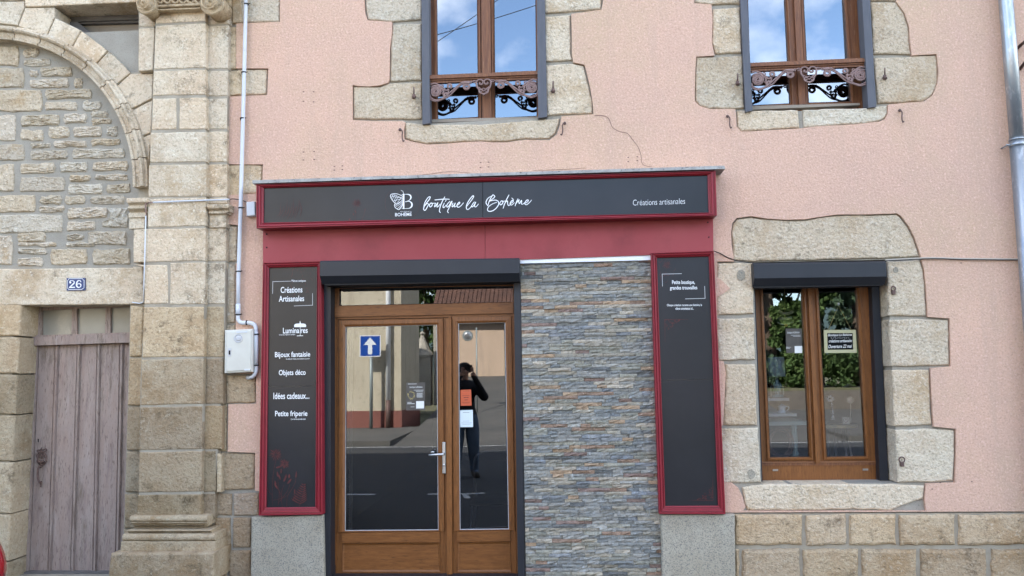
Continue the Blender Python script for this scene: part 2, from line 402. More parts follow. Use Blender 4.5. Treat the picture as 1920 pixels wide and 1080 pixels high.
# side street climbing away from the road
b = MB(); xs = [-3.9, 1.0, 6.2]; ys = [-11.6, -15, -20, -26, -32, -45]; zs = [ROAD+.004, .02, .5, 1.1, 1.45, 1.7]
v = [(x, y, z) for y, z in zip(ys, zs) for x in xs]
b.add(v, [[r*3+c, r*3+c+1, r*3+c+4, r*3+c+3] for r in range(5) for c in range(2)])
struct(b.build('side_street', M['pave']))
b = MB()
for k in range(-12, 14):
    x = k*1.35-.55; b.add([(x, -4.78, ROAD+.004), (x+.62, -4.78, ROAD+.004), (x+.62, -4.88, ROAD+.004), (x, -4.88, ROAD+.004)], [[0, 1, 2, 3]])
    if k % 4 == 0: b.add([(x+.3, -4.45, ROAD+.004), (x+.38, -4.45, ROAD+.004), (x+.38, -4.779, ROAD+.004), (x+.3, -4.779, ROAD+.004)], [[0, 1, 2, 3]])
b.add([(-60, -11.35, ROAD+.004), (60, -11.35, ROAD+.004), (60, -11.45, ROAD+.004), (-60, -11.45, ROAD+.004)], [[0, 1, 2, 3]])
struct(b.build('road_markings', M['paint']))
b = MB()
for k in range(36):   # wooded hill far behind the opposite side
    pass
hv = []; hf = []
for i in range(60):
    x = -420+i*14.3
    h = 26+9*math.sin(i*.35)+7*math.sin(i*.13+1)+random.uniform(-1.5, 1.5)
    hv += [(x, -260, -.2), (x, -330, h*.7), (x, -400, h), (x, -600, -.3)]
for i in range(59):
    for k in range(3): hf.append([i*4+k, i*4+k+1, i*4+5+k, i*4+4+k])
W('hillgreen', (.07, .11, .10), rough=1, var=(.05, .075, .07), vscale=.05)
b.add(hv, hf, True); struct(b.build('hills', M['hillgreen']))

# ---------------------------------------------------------------- the pink house
HOUSE = thing('pink_house', 'pink roughcast house with cream stone window surrounds, boutique on its ground floor', 'house', (1.5, 0, 0))
XL, XR, ZT = P(430, 500, 0).x, 9.0, 9.9
def xz(pts, y): return [(q.x, q.z) for q in (P(a, b_, y) for a, b_ in pts)]
# openings in the masonry (photo pixels on the wall plane)
W1o = [(804, -232), (1008, -240), (1009, 222), (806, 231)]
W1o = [(800, -232), (1013, -240), (1019, 221), (803, 232)]
W2o = [(1398, -250), (1622, -258), (1637, 203), (1404, 212)]
W3o = [(1412, 492), (1663, 487), (1684, 906), (1428, 908)]
DOo = [(606, 488), (974, 484), (984, 1088), (606, 1088)]
b = MB()
b.holed([[(XL, -.3), (XR, -.3), (XR, ZT), (XL, ZT)], xz(W1o, .014), xz(W2o, .014), xz(W3o, .014), xz(DOo, .014)], .014, .34)
b.build('masonry_wall', M['mortar'], HOUSE)
b = MB(); b.box(XL, 8, -.3, XR, 8.3, ZT); b.box(XL+.001, .341, -.3, XL+.3, 7.999, ZT); b.box(XR-.3, .341, -.3, XR-.001, 7.999, ZT)
b.box(XL+.301, .341, 2.95, XR-.301, 7.999, 3.15); b.box(XL+.301, .341, -.2, XR-.301, 7.999, .0)
b.box(1.02, .341, .001, 1.1, 6.9, 2.949)
W('roomwall', (.06, .068, .078), rough=.9, var=(.08, .085, .09), vscale=1)
b.build('inner_walls', M['roomwall'], HOUSE)
b = MB(); b.add([(XL-.2, -.35, ZT), (XR+.2, -.35, ZT), (XR+.2, 4.2, ZT+2.6), (XL-.2, 4.2, ZT+2.6), (XL-.2, 8.6, ZT), (XR+.2, 8.6, ZT),
                 (XL-.2, -.35, ZT+.14), (XR+.2, -.35, ZT+.14), (XR+.2, 4.2, ZT+2.78), (XL-.2, 4.2, ZT+2.78), (XL-.2, 8.6, ZT+.14), (XR+.2, 8.6, ZT+.14)],
                [[0, 1, 2, 3], [3, 2, 5, 4], [6, 9, 8, 7], [9, 10, 11, 8], [0, 6, 7, 1], [4, 5, 11, 10], [0, 3, 9, 6], [3, 4, 10, 9], [1, 7, 8, 2], [2, 8, 11, 5]])
W('tile', (.12, .062, .044), rough=.9, var=(.075, .042, .033), vscale=3, bump=.6, bscale=14)
b.build('roof', M['tile'], HOUSE)
# roughcast coat: outline with the stepped quoins on its left, holes round the stone surrounds
left_edge = [(525, -60), (525, 41), (443, 44), (443, 128), (503, 128), (501, 178), (427, 181), (425, 308), (493, 308), (491, 362), (428, 366), (427, 420), (446, 422), (446, 492),
             (442, 494), (442, 700), (480, 701), (480, 757), (428, 758), (427, 847), (478, 849), (478, 920), (486, 921), (486, 968)]
cor = [P(525, -60, -.016), P(1362, 962, -.016)]
zb = P(1600, 960, -.016).z
LE = xz(left_edge, -.016)
sh = xz([(560, 958), (560, 452), (1236, 440), (1250, 958)], -.016)
outline = [(LE[0][0], ZT-.005)]+[tuple(q) for q in LE]+[(LE[-1][0], zb), (sh[0][0], zb), sh[1], sh[2], (sh[3][0], zb), (XR, zb), (XR, ZT-.005)]
S1 = [(683, -60), (683, 0), (684, 22), (689, 38), (735, 41), (735, 60), (731, 90), (730, 150), (727, 155), (712, 160), (690, 162), (670, 161), (661, 159), (661, 225), (700, 227), (755, 227), (760, 229), (757, 245), (758, 261), (775, 266),
      (800, 271), (830, 270), (862, 267), (900, 265), (925, 267), (950, 267), (985, 262), (1030, 263), (1044, 252), (1050, 235), (1053, 218), (1113, 214), (1111, 190), (1107, 165), (1100, 135), (1096, 121), (1075, 117), (1072, 100), (1072, 60), (1071, 26), (1128, 18), (1131, 0), (1131, -60),
      (1131, -170), (1100, -175), (1100, -330), (720, -330), (720, -150), (683, -150)]
S2 = ZZ([(-5, -250), (75, 0), (80, 22), (195, 30), (202, 120), (198, 290), (215, 374), (92, 382), (86, 460), (82, 600), (82, 680), (110, 712), (180, 735), (355, 736), (362, 790), (365, 855), (395, 888), (480, 886), (560, 880), (780, 868), (900, 854), (1000, 848),
         (1150, 840), (1330, 820), (1370, 800), (1387, 760), (1387, 706), (1500, 694), (1630, 684), (1690, 640), (1722, 560), (1728, 480), (1715, 364), (1548, 374), (1535, 280), (1530, 180), (1500, 90), (1450, 20), (1440, 8), (1560, -250), (1560, -1250), (0, -1250)], 3.6, 1280, 0)
S3 = [(1372, 460), (1371, 436), (1373, 418), (1381, 409), (1408, 405), (1440, 410), (1475, 412), (1510, 411), (1535, 407), (1570, 402), (1620, 402), (1682, 400), (1690, 405), (1705, 425), (1715, 445), (1722, 465), (1727, 482), (1733, 505), (1737, 545), (1740, 594),
      (1781, 597), (1782, 640), (1783, 687), (1745, 690), (1747, 740), (1751, 800), (1793, 804), (1793, 850), (1791, 905), (1737, 907), (1734, 935), (1737, 958),
      (1345, 958), (1345, 490), (1377, 490)]
b = MB()
b.holed([outline, xz(S1, -.016), xz(S2, -.016), xz(S3, -.016)], -.016, .013)
for pp in ([(1335, 515), (1343, 518), (1356, 528), (1369, 541), (1355, 551), (1335, 563)], [(1340, 675), (1357, 677), (1361, 700), (1358, 760), (1356, 798), (1340, 798)],
           [(1340, 905), (1372, 905), (1384, 914), (1392, 930), (1398, 950), (1392, 961), (1340, 961)]):
    b.px([(x, y) for x, y in pp], -.0162, .013)
b.build('wall', M['render'], HOUSE)
# hairline cracks and old screw holes in the coat
W('crack', (.20, .12, .10), rough=1)
b = MB()
b.ribbon([(1115, 217), (1130, 217), (1141, 222), (1148, 238), (1160, 246), (1176, 250), (1187, 263), (1197, 277), (1202, 292), (1205, 308), (1222, 313)], [1.2, 1.0, .7], -.0175)
b.ribbon([(660, 337), (700, 331), (760, 330), (800, 327), (840, 322), (880, 324)], [.5, .9, .5], -.0175)
b.ribbon([(1000, 320), (1050, 318), (1100, 315)], [.5, .9, .5], -.0175)
for x, y in [(569, 172), (588, 172), (569, 190), (588, 191), (569, 285), (589, 284), (569, 300), (589, 299), (627, 312), (642, 311), (627, 319), (642, 318), (901, 305), (916, 304), (901, 314), (916, 313), (1178, 295), (1195, 294), (1178, 303), (1195, 301), (1763, 905), (1748, 917), (1822, 903), (1802, 493)]:
    b.ribbon([(x-.9, y), (x+.9, y)], 1.8, -.0175, False)
b.build('cracks', M['crack'], HOUSE)

def stones(lst, name, mt, parent, yf=-.006, yb=.03, bev=.012, jit=.0035, seg=.05, relief=0, tints=None):
    s = MB()
    for i, q in enumerate(lst):
        s.stone(q, yf, yb, bev, jit, seg, relief, ptint=tints[i] if tints else None)
    return s.build(name, mt, parent)
RV = .20   # the stones that turn into the reveals are this deep
def surround(lst, name, parent=HOUSE, **k): return stones(lst, name, M['granite'], parent, yb=RV, **k)
s1 = [[(684, -60), (790, -70), (790, 36), (738, 40), (690, 37), (685, 15)], [(737, 45), (790, 43), (790, 150), (732, 153), (732, 90)], [(663, 162), (712, 163), (728, 156), (790, 155), (791, 223), (663, 223)],
      [(759, 232), (762, 230), (800, 233), (900, 233), (1020, 224), (1050, 221), (1047, 235), (1042, 250), (1029, 260), (985, 260), (950, 265), (925, 265), (900, 263), (862, 265), (830, 268), (800, 269), (776, 264), (760, 260)],
      [(1021, 30), (1069, 28), (1070, 60), (1070, 100), (1073, 112), (1022, 115)], [(1023, 122), (1073, 119), (1094, 123), (1098, 136), (1105, 165), (1110, 190), (1111, 212), (1026, 216)],
      [(1020, -60), (1129, -60), (1129, 0), (1126, 17), (1020, 24)], [(722, -328), (1098, -328), (1098, -246), (1020, -246), (790, -238), (722, -238)],
      [(722, -232), (790, -232), (790, -76), (722, -70)], [(1020, -240), (1098, -240), (1098, -68), (1020, -66)]]
surround(s1, 'stone_surround')
s2 = [ZZ(q, 3.6, 1280, 0) for q in (
    [[(0, -250), (388, -250), (388, 24), (195, 28), (82, 20), (77, 0)], [(204, 58), (388, 44), (400, 355), (222, 360), (202, 290), (205, 120)], [(95, 386), (222, 382), (402, 376), (415, 728), (360, 732), (182, 732), (112, 708), (86, 678), (86, 540)],
     [(366, 745), (780, 740), (788, 862), (560, 876), (396, 884), (369, 855)], [(815, 738), (1255, 728), (1383, 710), (1383, 758), (1366, 796), (1328, 816), (1150, 836), (1000, 844), (822, 862)],
     [(1272, 12), (1440, 12), (1448, 24), (1497, 92), (1526, 180), (1531, 280), (1543, 366), (1290, 362)], [(1290, 390), (1711, 370), (1723, 480), (1718, 560), (1686, 636), (1628, 680), (1500, 690), (1320, 698)],
     [(1270, -250), (1556, -250), (1440, 4), (1270, 4)], [(0, -1245), (1555, -1245), (1555, -940), (0, -930)], [(0, -920), (388, -920), (388, -258), (0, -258)], [(1270, -930), (1555, -930), (1555, -258), (1270, -258)]])]
surround(s2, 'stone_surround')
s3 = [[(1375, 487), (1374, 460), (1373, 436), (1375, 420), (1382, 411), (1408, 407), (1440, 412), (1475, 414), (1510, 413), (1535, 409), (1570, 404), (1620, 404), (1681, 402), (1688, 407), (1703, 427), (1713, 447), (1720, 467), (1724, 481), (1663, 484), (1412, 490)],
      [(1345, 493), (1412, 493), (1414, 588), (1345, 590)], [(1345, 597), (1414, 596), (1416, 674), (1345, 676)], [(1360, 683), (1417, 682), (1420, 797), (1357, 797), (1359, 760), (1362, 705)],
      [(1345, 803), (1421, 803), (1427, 905), (1345, 905)],
      [(1392, 914), (1430, 908), (1685, 908), (1734, 911), (1731, 935), (1700, 945), (1670, 957), (1600, 955), (1500, 958), (1402, 956), (1394, 930)],
      [(1664, 490), (1724, 487), (1731, 506), (1735, 545), (1737, 592), (1667, 592)], [(1668, 599), (1737, 598), (1779, 600), (1780, 640), (1780, 685), (1742, 686), (1671, 687)],
      [(1672, 694), (1742, 693), (1744, 740), (1747, 797), (1678, 800)], [(1679, 806), (1748, 804), (1790, 807), (1790, 850), (1788, 901), (1735, 905), (1684, 904)]]
surround(s3, 'stone_surround')
b = MB()   # cement patches
for c, r in (((1389, 516), 9), ((1679, 506), 5), ((1408, 889), 8)):
    b.poly(rough2([(P(c[0]+r*math.cos(t*.7)*random.uniform(.8, 1.1), c[1]+r*1.1*math.sin(t*.7), 0).x, P(c[0], c[1]+r*1.15*math.sin(t*.7), 0).z) for t in range(9)], .03, .002), -.010, -.002)
b.build('mortar_patch', M['block'], HOUSE)
# plinth
pl = []
xs_ = [(1379, 1505), (1512, 1588), (1594, 1681), (1688, 1792), (1799, 1935), (1941, 2060), (2066, 2200), (2206, 2340)]
for a, c in xs_: pl.append([(a, 966), (c, 964.5), (c+1, 1022), (a+1, 1023.5)])
xs_ = [(1379, 1387), (1392, 1500), (1507, 1610), (1617, 1720), (1727, 1852), (1860, 1960), (1967, 2100), (2107, 2240)]
for a, c in xs_: pl.append([(a, 1031), (c, 1030), (c+1, 1087), (a+1, 1088)])
tn = [(1.0, .90, .78), (.98, .91, .83), (.98, .89, .77), (.96, .88, .78), (.95, .86, .76), (.98, .9, .8), (.92, .87, .8), (1, .93, .83)]
stones(pl, 'plinth', M['granite'], HOUSE, yf=-.03, yb=.02, bev=.022, jit=.005, tints=[tuple(k*(.86+.04*(i*7 % 3))*(1 if i < 8 else .84) for k in tn[i % 8]) for i in range(len(pl))])
b = MB(); q0 = P(1377, 963.5, -.012); b.box(q0.x, -.006, -.3, XR-.001, .0135, q0.z); b.build('plinth_mortar', M['moss_mortar'], HOUSE)
# quoins at the left corner of the house
qn = [[(446, -60), (524, -60), (524, 40), (446, 42)], [(446, 130), (501, 130), (499, 176), (446, 179)], [(430, 310), (455, 306), (491, 310), (489, 361), (430, 364)], [(430, 182), (426, 184), (424, 305), (428, 305)],
      [(428, 423), (444, 424), (444, 490), (428, 490)], [(424, 495), (440, 495), (440, 605), (424, 605)], [(424, 610), (440, 610), (440, 699), (424, 699)],
      [(423, 703), (478, 704), (478, 755), (424, 756)], [(414, 850), (476, 851), (476, 918), (414, 919)], [(404, 926), (434, 926), (434, 966), (404, 966)], [(437, 926), (484, 924), (484, 967), (437, 968)],
      [(402, 972), (431, 972), (431, 1026), (402, 1026)], [(436, 971), (469, 971), (469, 1027), (436, 1027)], [(398, 1032), (424, 1032), (424, 1088), (398, 1088)], [(429, 1032), (469, 1032), (469, 1088), (429, 1088)],
      [(412, 758), (424, 758), (424, 846), (412, 846)]]
qt = [None]*7+[(.72, .66, .58), (.68, .63, .56), (.62, .57, .52), (.70, .68, .70), (.62, .55, .47), (.58, .52, .46), (.60, .54, .48), (.62, .56, .5), (.8, .74, .62)]
stones(qn, 'corner_quoins', M['granite'], HOUSE, yf=-.004, yb=.06, tints=qt)
# grey granite blocks under the shopfront panels
b = MB()
b.stone([(471, 970), (605, 966), (608, 1089), (469, 1089)], -.075, .1, .012, .0015, .1, ptint=(1, 1, 1))
b.build('granite_block', M['block'], HOUSE); b = MB()
b.stone([(1239, 965), (1378, 965), (1380, 1089), (1242, 1089)], -.075, .1, .012, .0015, .1, ptint=(1.02, 1.02, 1.02))
b.build('granite_block', M['block'], HOUSE)

# ---------------------------------------------------------------- windows and the shop door
def glazed(opn, name, o4, panes, y, wood, woodh, gm, bars=(), rail=None, label=None):
    """frame > glass panes; the panes are traced, the timber between them is one mesh with the sashes proud"""
    fr = MB(); base = [xz(o4, y)]
    for q in panes: base.append(xz(q, y))
    fr.holed(base, y, y+.055)
    o = fr.build(name, wood, HOUSE)
    if label: o['label'] = label
    for i, q in enumerate(panes):
        s = MB()
        out = [(q[0][0]-5.5, q[0][1]-5.5), (q[1][0]+5.5, q[1][1]-5.5), (q[2][0]+5.5, q[2][1]+5.5), (q[3][0]-5.5, q[3][1]+5.5)]
        s.frame(out, q, [(0, y), (.12, y-.016), (.55, y-.018), (.8, y-.009), (1, y-.004), (1, y+.02)], y-.01)
        s.build('sash', wood, o)
        s = MB(); s.frame(q, [(q[0][0]+1, q[0][1]+1), (q[1][0]-1, q[1][1]+1), (q[2][0]-1, q[2][1]-1), (q[3][0]+1, q[3][1]-1)], [(0, y+.012), (1, y+.014), (1, y+.024)], y+.012)
        s.build('gasket', M['black'], o)
        s = MB(); s.px([(q[0][0]-2, q[0][1]-2), (q[1][0]+2, q[1][1]-2), (q[2][0]+2, q[2][1]+2), (q[3][0]-2, q[3][1]+2)], y+.02, y+.026)
        s.build('pane', gm, o)
    return o
# upper windows
o = glazed(None, 'window', [(798, -245), (1018, -252), (1020, 222), (798, 232)],
           [[(816, -232), (893, -235), (897, 220), (820, 224)], [(924, -236), (1002, -238), (1007, 218), (928, 221.5)]], .15, M['oldwood'], None, M['glass_up'])
def post(parent, q, y, yb, m, name):
    s = MB(); s.px(q, y, yb); return s.build(name, m, parent)
post(o, [(900, -240), (917, -240), (922, 223), (905, 224)], .122, .149, M['oldwood'], 'cover_strip')
post(o, [(806, 224), (1009, 218.5), (1009, 223), (806, 230)], .09, .149, M['boardpale'], 'sill')
o = glazed(None, 'window', [(1378, -262), (1636, -270), (1640, 204), (1384, 213)],
           [[(1394, -250), (1460, -252), (1483, 194.5), (1408, 198)], [(1494, -254), (1566, -256), (1597, 190.5), (1516, 193)]], .16, M['oldwood'], None, M['glass_up'])
post(o, [(1477, -254), (1488, -254), (1511, 195), (1498, 196)], .132, .159, M['oldwood'], 'cover_strip')
post(o, [(1404, 199), (1612, 193), (1612, 197), (1404, 206)], .10, .159, M['boardpale'], 'sill')
for name, q4s in (('blind_guide', [[(788, -245), (801, -245), (806, 231), (792, 233)], [(1003, -250), (1017, -250), (1026, 219), (1009, 221)]]),
                  ('blind_guide', [[(1376, -262), (1389, -262), (1411, 207), (1398, 210)], [(1602, -268), (1616, -268), (1643, 200), (1628, 202)]])):
    for q in q4s:
        s = MB(); s.px(q, -.035, .07); o_ = s.build(name, M['winbar'], HOUSE)
# room curtains upstairs so the glass is backed by something pale-dark
b = MB(); 
# lower window
YW3 = .215
o3 = glazed(None, 'window', [(1411, 533), (1636, 530), (1651, 903), (1426, 903)],
            [[(1430, 541), (1504.5, 539.5), (1519.5, 857), (1444, 858)], [(1534, 539), (1607, 537), (1625.5, 856), (1550, 857)]], YW3, M['pvc'], None, M['glass_low'])
post(o3, [(1515, 538), (1522, 538), (1538, 868), (1530, 869)], YW3-.03, YW3-.001, M['pvc'], 'cover_strip')
for x, y in ((1449, 880), (1618, 879)): post(o3, [(x, y), (x+10, y-.3), (x+10, y+3.2), (x, y+3.5)], YW3-.008, YW3-.001, M['boardpale'], 'vent_cap')
s = MB(); s.px([(1406, 868), (1650, 867), (1652, 872), (1406, 873)], YW3-.006, YW3+.001); s.build('rail_joint', M['oldwood'], o3)
s = MB(); s.frame([(1426, 866), (1650, 865), (1651, 903), (1427, 904)], [(1428, 868), (1648, 867), (1649, 901), (1429, 902)], [(0, YW3), (0, YW3-.012), (1, YW3-.014), (1, YW3-.003)], YW3-.01)
s.build('bottom_rail', M['pvc_h'], o3)
# shutters: box and guides
def shutter(label, face, bot, zface, yf, guides, yg):
    t = thing('roller_shutter', label, 'roller shutter', P(face[3][0], face[3][1], 0))
    A = [P(a, b_, yf) for a, b_ in face]
    yb_ = .0
    s = MB()
    # section: top back, top front, front bottom, chamfer back
    zt0, zt1, zb0, zb1 = A[0].z, A[1].z, A[3].z, A[2].z
    drop = .055
    L_, Rr = A[3].x, A[2].x
    sec = lambda x, zt, zb: [(x, .012, zt), (x, yf+.012, zt), (x, yf, zt-.012), (x, yf, zb), (x, yf+.05, zb-drop), (x, .012, zb-drop)]
    v = sec(A[0].x, zt0, zb0)+sec(A[1].x, zt1, zb1); n = 6
    s.add(v, [[k, (k+1) % n, n+(k+1) % n, n+k] for k in range(n)]+[list(range(n)), list(range(n, 2*n))])
    s.build('shutter_box', M['box'], t)
    s = MB(); s.box(L_+.012, yf+.052, zb0-drop-.012, Rr-.012, .10, zb0-drop-.001); s.build('bottom_slat', M['black'], t)
    for g in guides:
        s = MB(); s.px(g, yg[0], yg[1]); s.build('guide_rail', M['box'], t)
    return t
shutter('anthracite roller shutter raised into its box above the wooden shop door', [(600, 488.5), (973.5, 483.5), (975, 511.7), (602, 517.5)], None, None, -.20,
        [[(607, 520), (620, 520), (620, 1089), (606, 1089)], [(963, 515), (975.5, 515), (984, 1089), (971, 1089)]], (-.03, .10))
shutter('anthracite roller shutter raised into its box above the right ground-floor window', [(1412.8, 493), (1661, 489), (1663, 518.3), (1413, 522)], None, None, -.09,
        [[(1411.5, 530), (1415.5, 530), (1430, 905), (1425, 905)], [(1634, 530), (1648, 530), (1666, 904), (1650, 904)]], (YW3-.075, YW3-.002))
# door
YD = .085
D = MB()
loops = [xz([(619.5, 520), (967, 516), (975, 1089), (618, 1089)], YD)]
tr = [(635.6, 541), (962, 536), (962.5, 566.7), (635.6, 573.6)]
lg = [(647.2, 612.5), (819.4, 608.5), (822, 994.5), (645.8, 996)]; rg = [(858.9, 605.9), (947.2, 604.2), (954.2, 993), (861.9, 994)]
for q in (tr, [(631, 599), (841, 595), (843, 1084), (628, 1084)], [(845.5, 594.8), (962, 592.5), (969, 1084), (847.5, 1084)]): loops.append(xz(q, YD))
D.holed(loops, YD, YD+.07); door = D.build('door', M['pvc_h'], HOUSE)
s = MB(); s.px([(619.6, 520), (625, 520), (624, 1088.5), (618.5, 1088.5)], YD-.02, YD-.001); s.build('door_frame', M['pvc'], door)
s = MB(); s.px([(627.5, 575.5), (962.5, 568), (962.7, 587), (627.5, 594.5)], YD-.02, YD-.001); s.build('transom_rail', M['pvc_h'], door)
def leaf(o4, g4, lock, midy):
    y = YD+.012
    s = MB(); s.holed([xz(o4, y), xz(g4, y)], y, y+.05)
    lf = s.build('door_leaf', M['pvc'], door)
    s = MB(); L0, R0 = g4[3][0]-9, g4[2][0]+9
    s.frame([(g4[0][0]-12, g4[0][1]-12), (g4[1][0]+12, g4[1][1]-12), (g4[2][0]+12, g4[2][1]+2), (g4[3][0]-12, g4[3][1]+2)], g4, [(0, y), (.08, y-.012), (.7, y-.014), (.9, y-.006), (1, y-.002), (1, y+.02)], y-.01)
    s.build('stile', M['pvc'], lf)
    ya = g4[3][1]
    s = MB(); s.px([(g4[3][0]-5, ya+3), (g4[2][0]+2, ya+1), (g4[2][0]+3, ya+20.5), (g4[3][0]-5, ya+22)], y-.016, y-.001); s.build('rail', M['pvc_h'], lf)
    s = MB(); s.frame([(g4[3][0]-3, ya+24), (g4[2][0]+2, ya+22.5), (g4[2][0]+4, 1072), (g4[3][0]-4, 1072)], [(g4[3][0], ya+27), (g4[2][0]-1, ya+25.5), (g4[2][0]+1, 1069), (g4[3][0]-1, 1069)],
                      [(0, y), (0, y-.010), (1, y-.004)], y-.01)
    s.px([(g4[3][0], ya+27), (g4[2][0]-1, ya+25.5), (g4[2][0]+1, 1069), (g4[3][0]-1, 1069)], y-.0035, y-.001)
    s.build('lower_panel', M['pvc_h'], lf)
    return lf
l1 = leaf([(632, 600), (840.5, 596), (842.5, 1083), (629, 1083)], lg, True, 0)
l2 = leaf([(846, 595.6), (961.5, 593.2), (968.5, 1083), (848, 1083)], rg, False, 0)
s = MB(); s.px([(836, 597), (846, 597), (848, 1083), (838, 1083)], YD-.022, YD-.0155+.012); s.build('cover_strip', M['pvc'], l1)
for q, nm in ((lg, l1), (rg, l2), (tr, door)):
    s = MB(); yy = YD+.014; s.frame([(q[0][0]-.2, q[0][1]-.2), (q[1][0]+.2, q[1][1]-.2), (q[2][0]+.2, q[2][1]+.2), (q[3][0]-.2, q[3][1]+.2)], [(q[0][0]+1, q[0][1]+1), (q[1][0]-1, q[1][1]+1), (q[2][0]-1, q[2][1]-1), (q[3][0]+1, q[3][1]-1)], [(0, yy+.004), (1, yy+.006), (1, yy+.02)], yy)
    s.build('gasket', M['pipe'] if nm is not door else M['black'], nm)
def pane_at(q, y, parent, gm, ang=0.0, ax=0.0):
    pts = [P(a, b_, y) for a, b_ in q]; c = sum(pts, Vector())/4
    # ang, ax: added turn in the rebate that steers what the pane reflects
    ta, tx = math.tan(ang), math.tan(ax)
    v = []
    for th in (0, .006):
        for p in pts: v.append((p.x, p.y+(p.x-c.x)*ta+(p.z-c.z)*tx+th, p.z))
    s = MB(); s.add(v, [[0, 1, 2, 3], [7, 6, 5, 4]]+[[k, (k+1) % 4, 4+(k+1) % 4, 4+k] for k in range(4)])
    s.build('pane', gm, parent); return c
grow = lambda q, d: [(q[0][0]-d, q[0][1]-d), (q[1][0]+d, q[1][1]-d), (q[2][0]+d, q[2][1]+d), (q[3][0]-d, q[3][1]+d)]
pane_at(grow(lg, 2), YD+.03, l1, M['glass_door'])
pane_at(grow(tr, 2), YD+.03, door, M['glass_door'])
PR_ANG = R_(6.8)
cR = pane_at(grow(rg, 2), YD+.052, l2, M['glass_door'], PR_ANG)
nR = Vector((math.sin(PR_ANG), -math.cos(PR_ANG), 0)).normalized()
# handle
s = MB(); yh = YD-.014
s.stone([(829, 829), (835, 829), (835.5, 888), (829.5, 888)], yh-.012, yh+.0, .004, 0, 1, ptint=(1, 1, 1))
a = P(832, 852, yh-.05); e = P(804, 853, yh-.05)
s.tube([P(832, 851, yh-.01), P(832, 851, yh-.045), P(829, 851.8, yh-.055), P(818, 852.5, yh-.055), e], [.010, .010, .010, .009, .007], 8)
s.tube([P(814, 847.5, yh-.012), P(808, 847.8, yh-.012)], .006, 8)
s.lathe(P(832.3, 872, yh-.012), (0, -1, 0), [(.009, 0), (.009, .008), (.006, .01)], 12)
s.build('handle', M['silver'], l1)
s = MB(); s.px([(608, 1083), (982, 1083), (984, 1092), (606, 1092)], -.03, .30); s.build('threshold', M['box'], door)

# stacked-slate cladding right of the door
b = MB(); rr = random.Random(3)
TLs, TRs, BRs, BLs = P(975, 489, 0), P(1221, 482, 0), P(1241, 1090, 0), P(986, 1090, 0)
ztop = TLs.z+.02; zbt = -.02; rows = int((ztop-zbt)/.0262)
pal = [(.20, .215, .22)]*7+[(.24, .25, .25)]*7+[(.155, .175, .19)]*4+[(.29, .30, .295)]*5+[(.25, .255, .225)]*7+[(.29, .275, .235)]*4+[(.10, .11, .12)]*1+[(.34, .245, .165)]*2+[(.25, .165, .12)]*2+[(.20, .135, .12)]*2+[(.37, .34, .29)]*3+[(.19, .215, .25)]*2
for r in range(rows):
    z0 = zbt+r*.0262; z1 = z0+.0248
    tt = (z0-zbt)/(ztop-zbt); xa = BLs.x+(TLs.x-BLs.x)*tt+.004; xb = BRs.x+(TRs.x-BRs.x)*tt
    x = xa-rr.uniform(0, .1)
    topz = TLs.z+(TRs.z-TLs.z)*.5
    while x < xb:
        L = rr.choice((.08, .11, .15, .18, .2, .24))*rr.uniform(.85, 1.15); h = 1
        x1 = min(x+L, xb); x0_ = max(x, xa)
        if x1-x0_ > .008 and not (z1 > topz):
            c = rr.choice(pal); k = rr.uniform(.88, 1.15); c = tuple(q*.82+.18*m for q, m in zip(c, (.245, .243, .228))); b.tint = tuple(q*k for q in c)
            d = rr.uniform(-.006, .010); nx = max(2, int((x1-x0_)/.03))
            v = []; 
            for iz in range(3):
                for ix in range(nx+1):
                    ex = ix in (0, nx); ez = iz in (0, 2)
                    v.append((x0_+(x1-x0_-.0015)*ix/nx, -.028-d+rr.uniform(-.005, .005)+(.003 if ez or ex else 0), z0+(z1-z0)*iz/2+(rr.uniform(-.0015, .0015) if not ez else 0)))
            n0 = len(v); W_ = nx+1
            f = [[iz*W_+ix, iz*W_+ix+1, (iz+1)*W_+ix+1, (iz+1)*W_+ix] for iz in range(2) for ix in range(nx)]
            rim = [(0, ix) for ix in range(W_)]+[(1, nx)]+[(2, ix) for ix in range(nx, -1, -1)]+[(1, 0)]
            ri = [a_*W_+c_ for a_, c_ in rim]
            for q in ri: v.append((v[q][0], .0, v[q][2]))
            for k2 in range(len(ri)): f.append([ri[k2], ri[(k2+1) % len(ri)], n0+(k2+1) % len(ri), n0+k2])
            b.add(v, f)
        x += L
b.tint = (.10, .105, .105); b.box(min(BLs.x, TLs.x), -.012, zbt, max(BRs.x, TRs.x)-.01, .0128, TRs.z-.01)
b.build('slate_cladding', M['slate'], HOUSE, recalc=True)
b = MB(); b.px([(973.8, 484), (1220.5, 477.5), (1220.5, 487.5), (975, 494)], -.05, .01)
b.build('edge_trim', M['metalwhite'], HOUSE)
# ---------------------------------------------------------------- old stone building on the left
OLD = thing('stone_building', 'old cream ashlar building with blocked rubble arch, pilaster and mauve plank door', 'building', (P(200, 900, 0).x, 0, 0))
XO = -17.0
DO = Z2([(488, 58), (484, 260), (478, 445), (474, 610), (468, 800), (455, 1092), (5, 1092), (16, 1000), (26, 845), (36, 640), (42, 470), (50, 180), (60, 62)])
SPo = Z1([(205, 22), (521, 8), (517, 272), (490, 272), (405, 190), (305, 114), (205, 66)])
AC = P(-38.5, 360, -.05); 
def rad(px_): return (P(-38.5+px_, 360, -.05)-AC).length
RI, RO = rad(287.5), rad(314)
XB = P(428, 900, 0).x
b = MB()
za = P(100, 503, 0).z
arc = [(AC.x+RI*1.01*math.cos(t), AC.z+RI*1.01*math.sin(t)) for t in [math.pi*k/40 for k in range(41)]]
archhole = [(AC.x+RI*1.01, za)]+arc+[(AC.x-RI*1.01, za)]
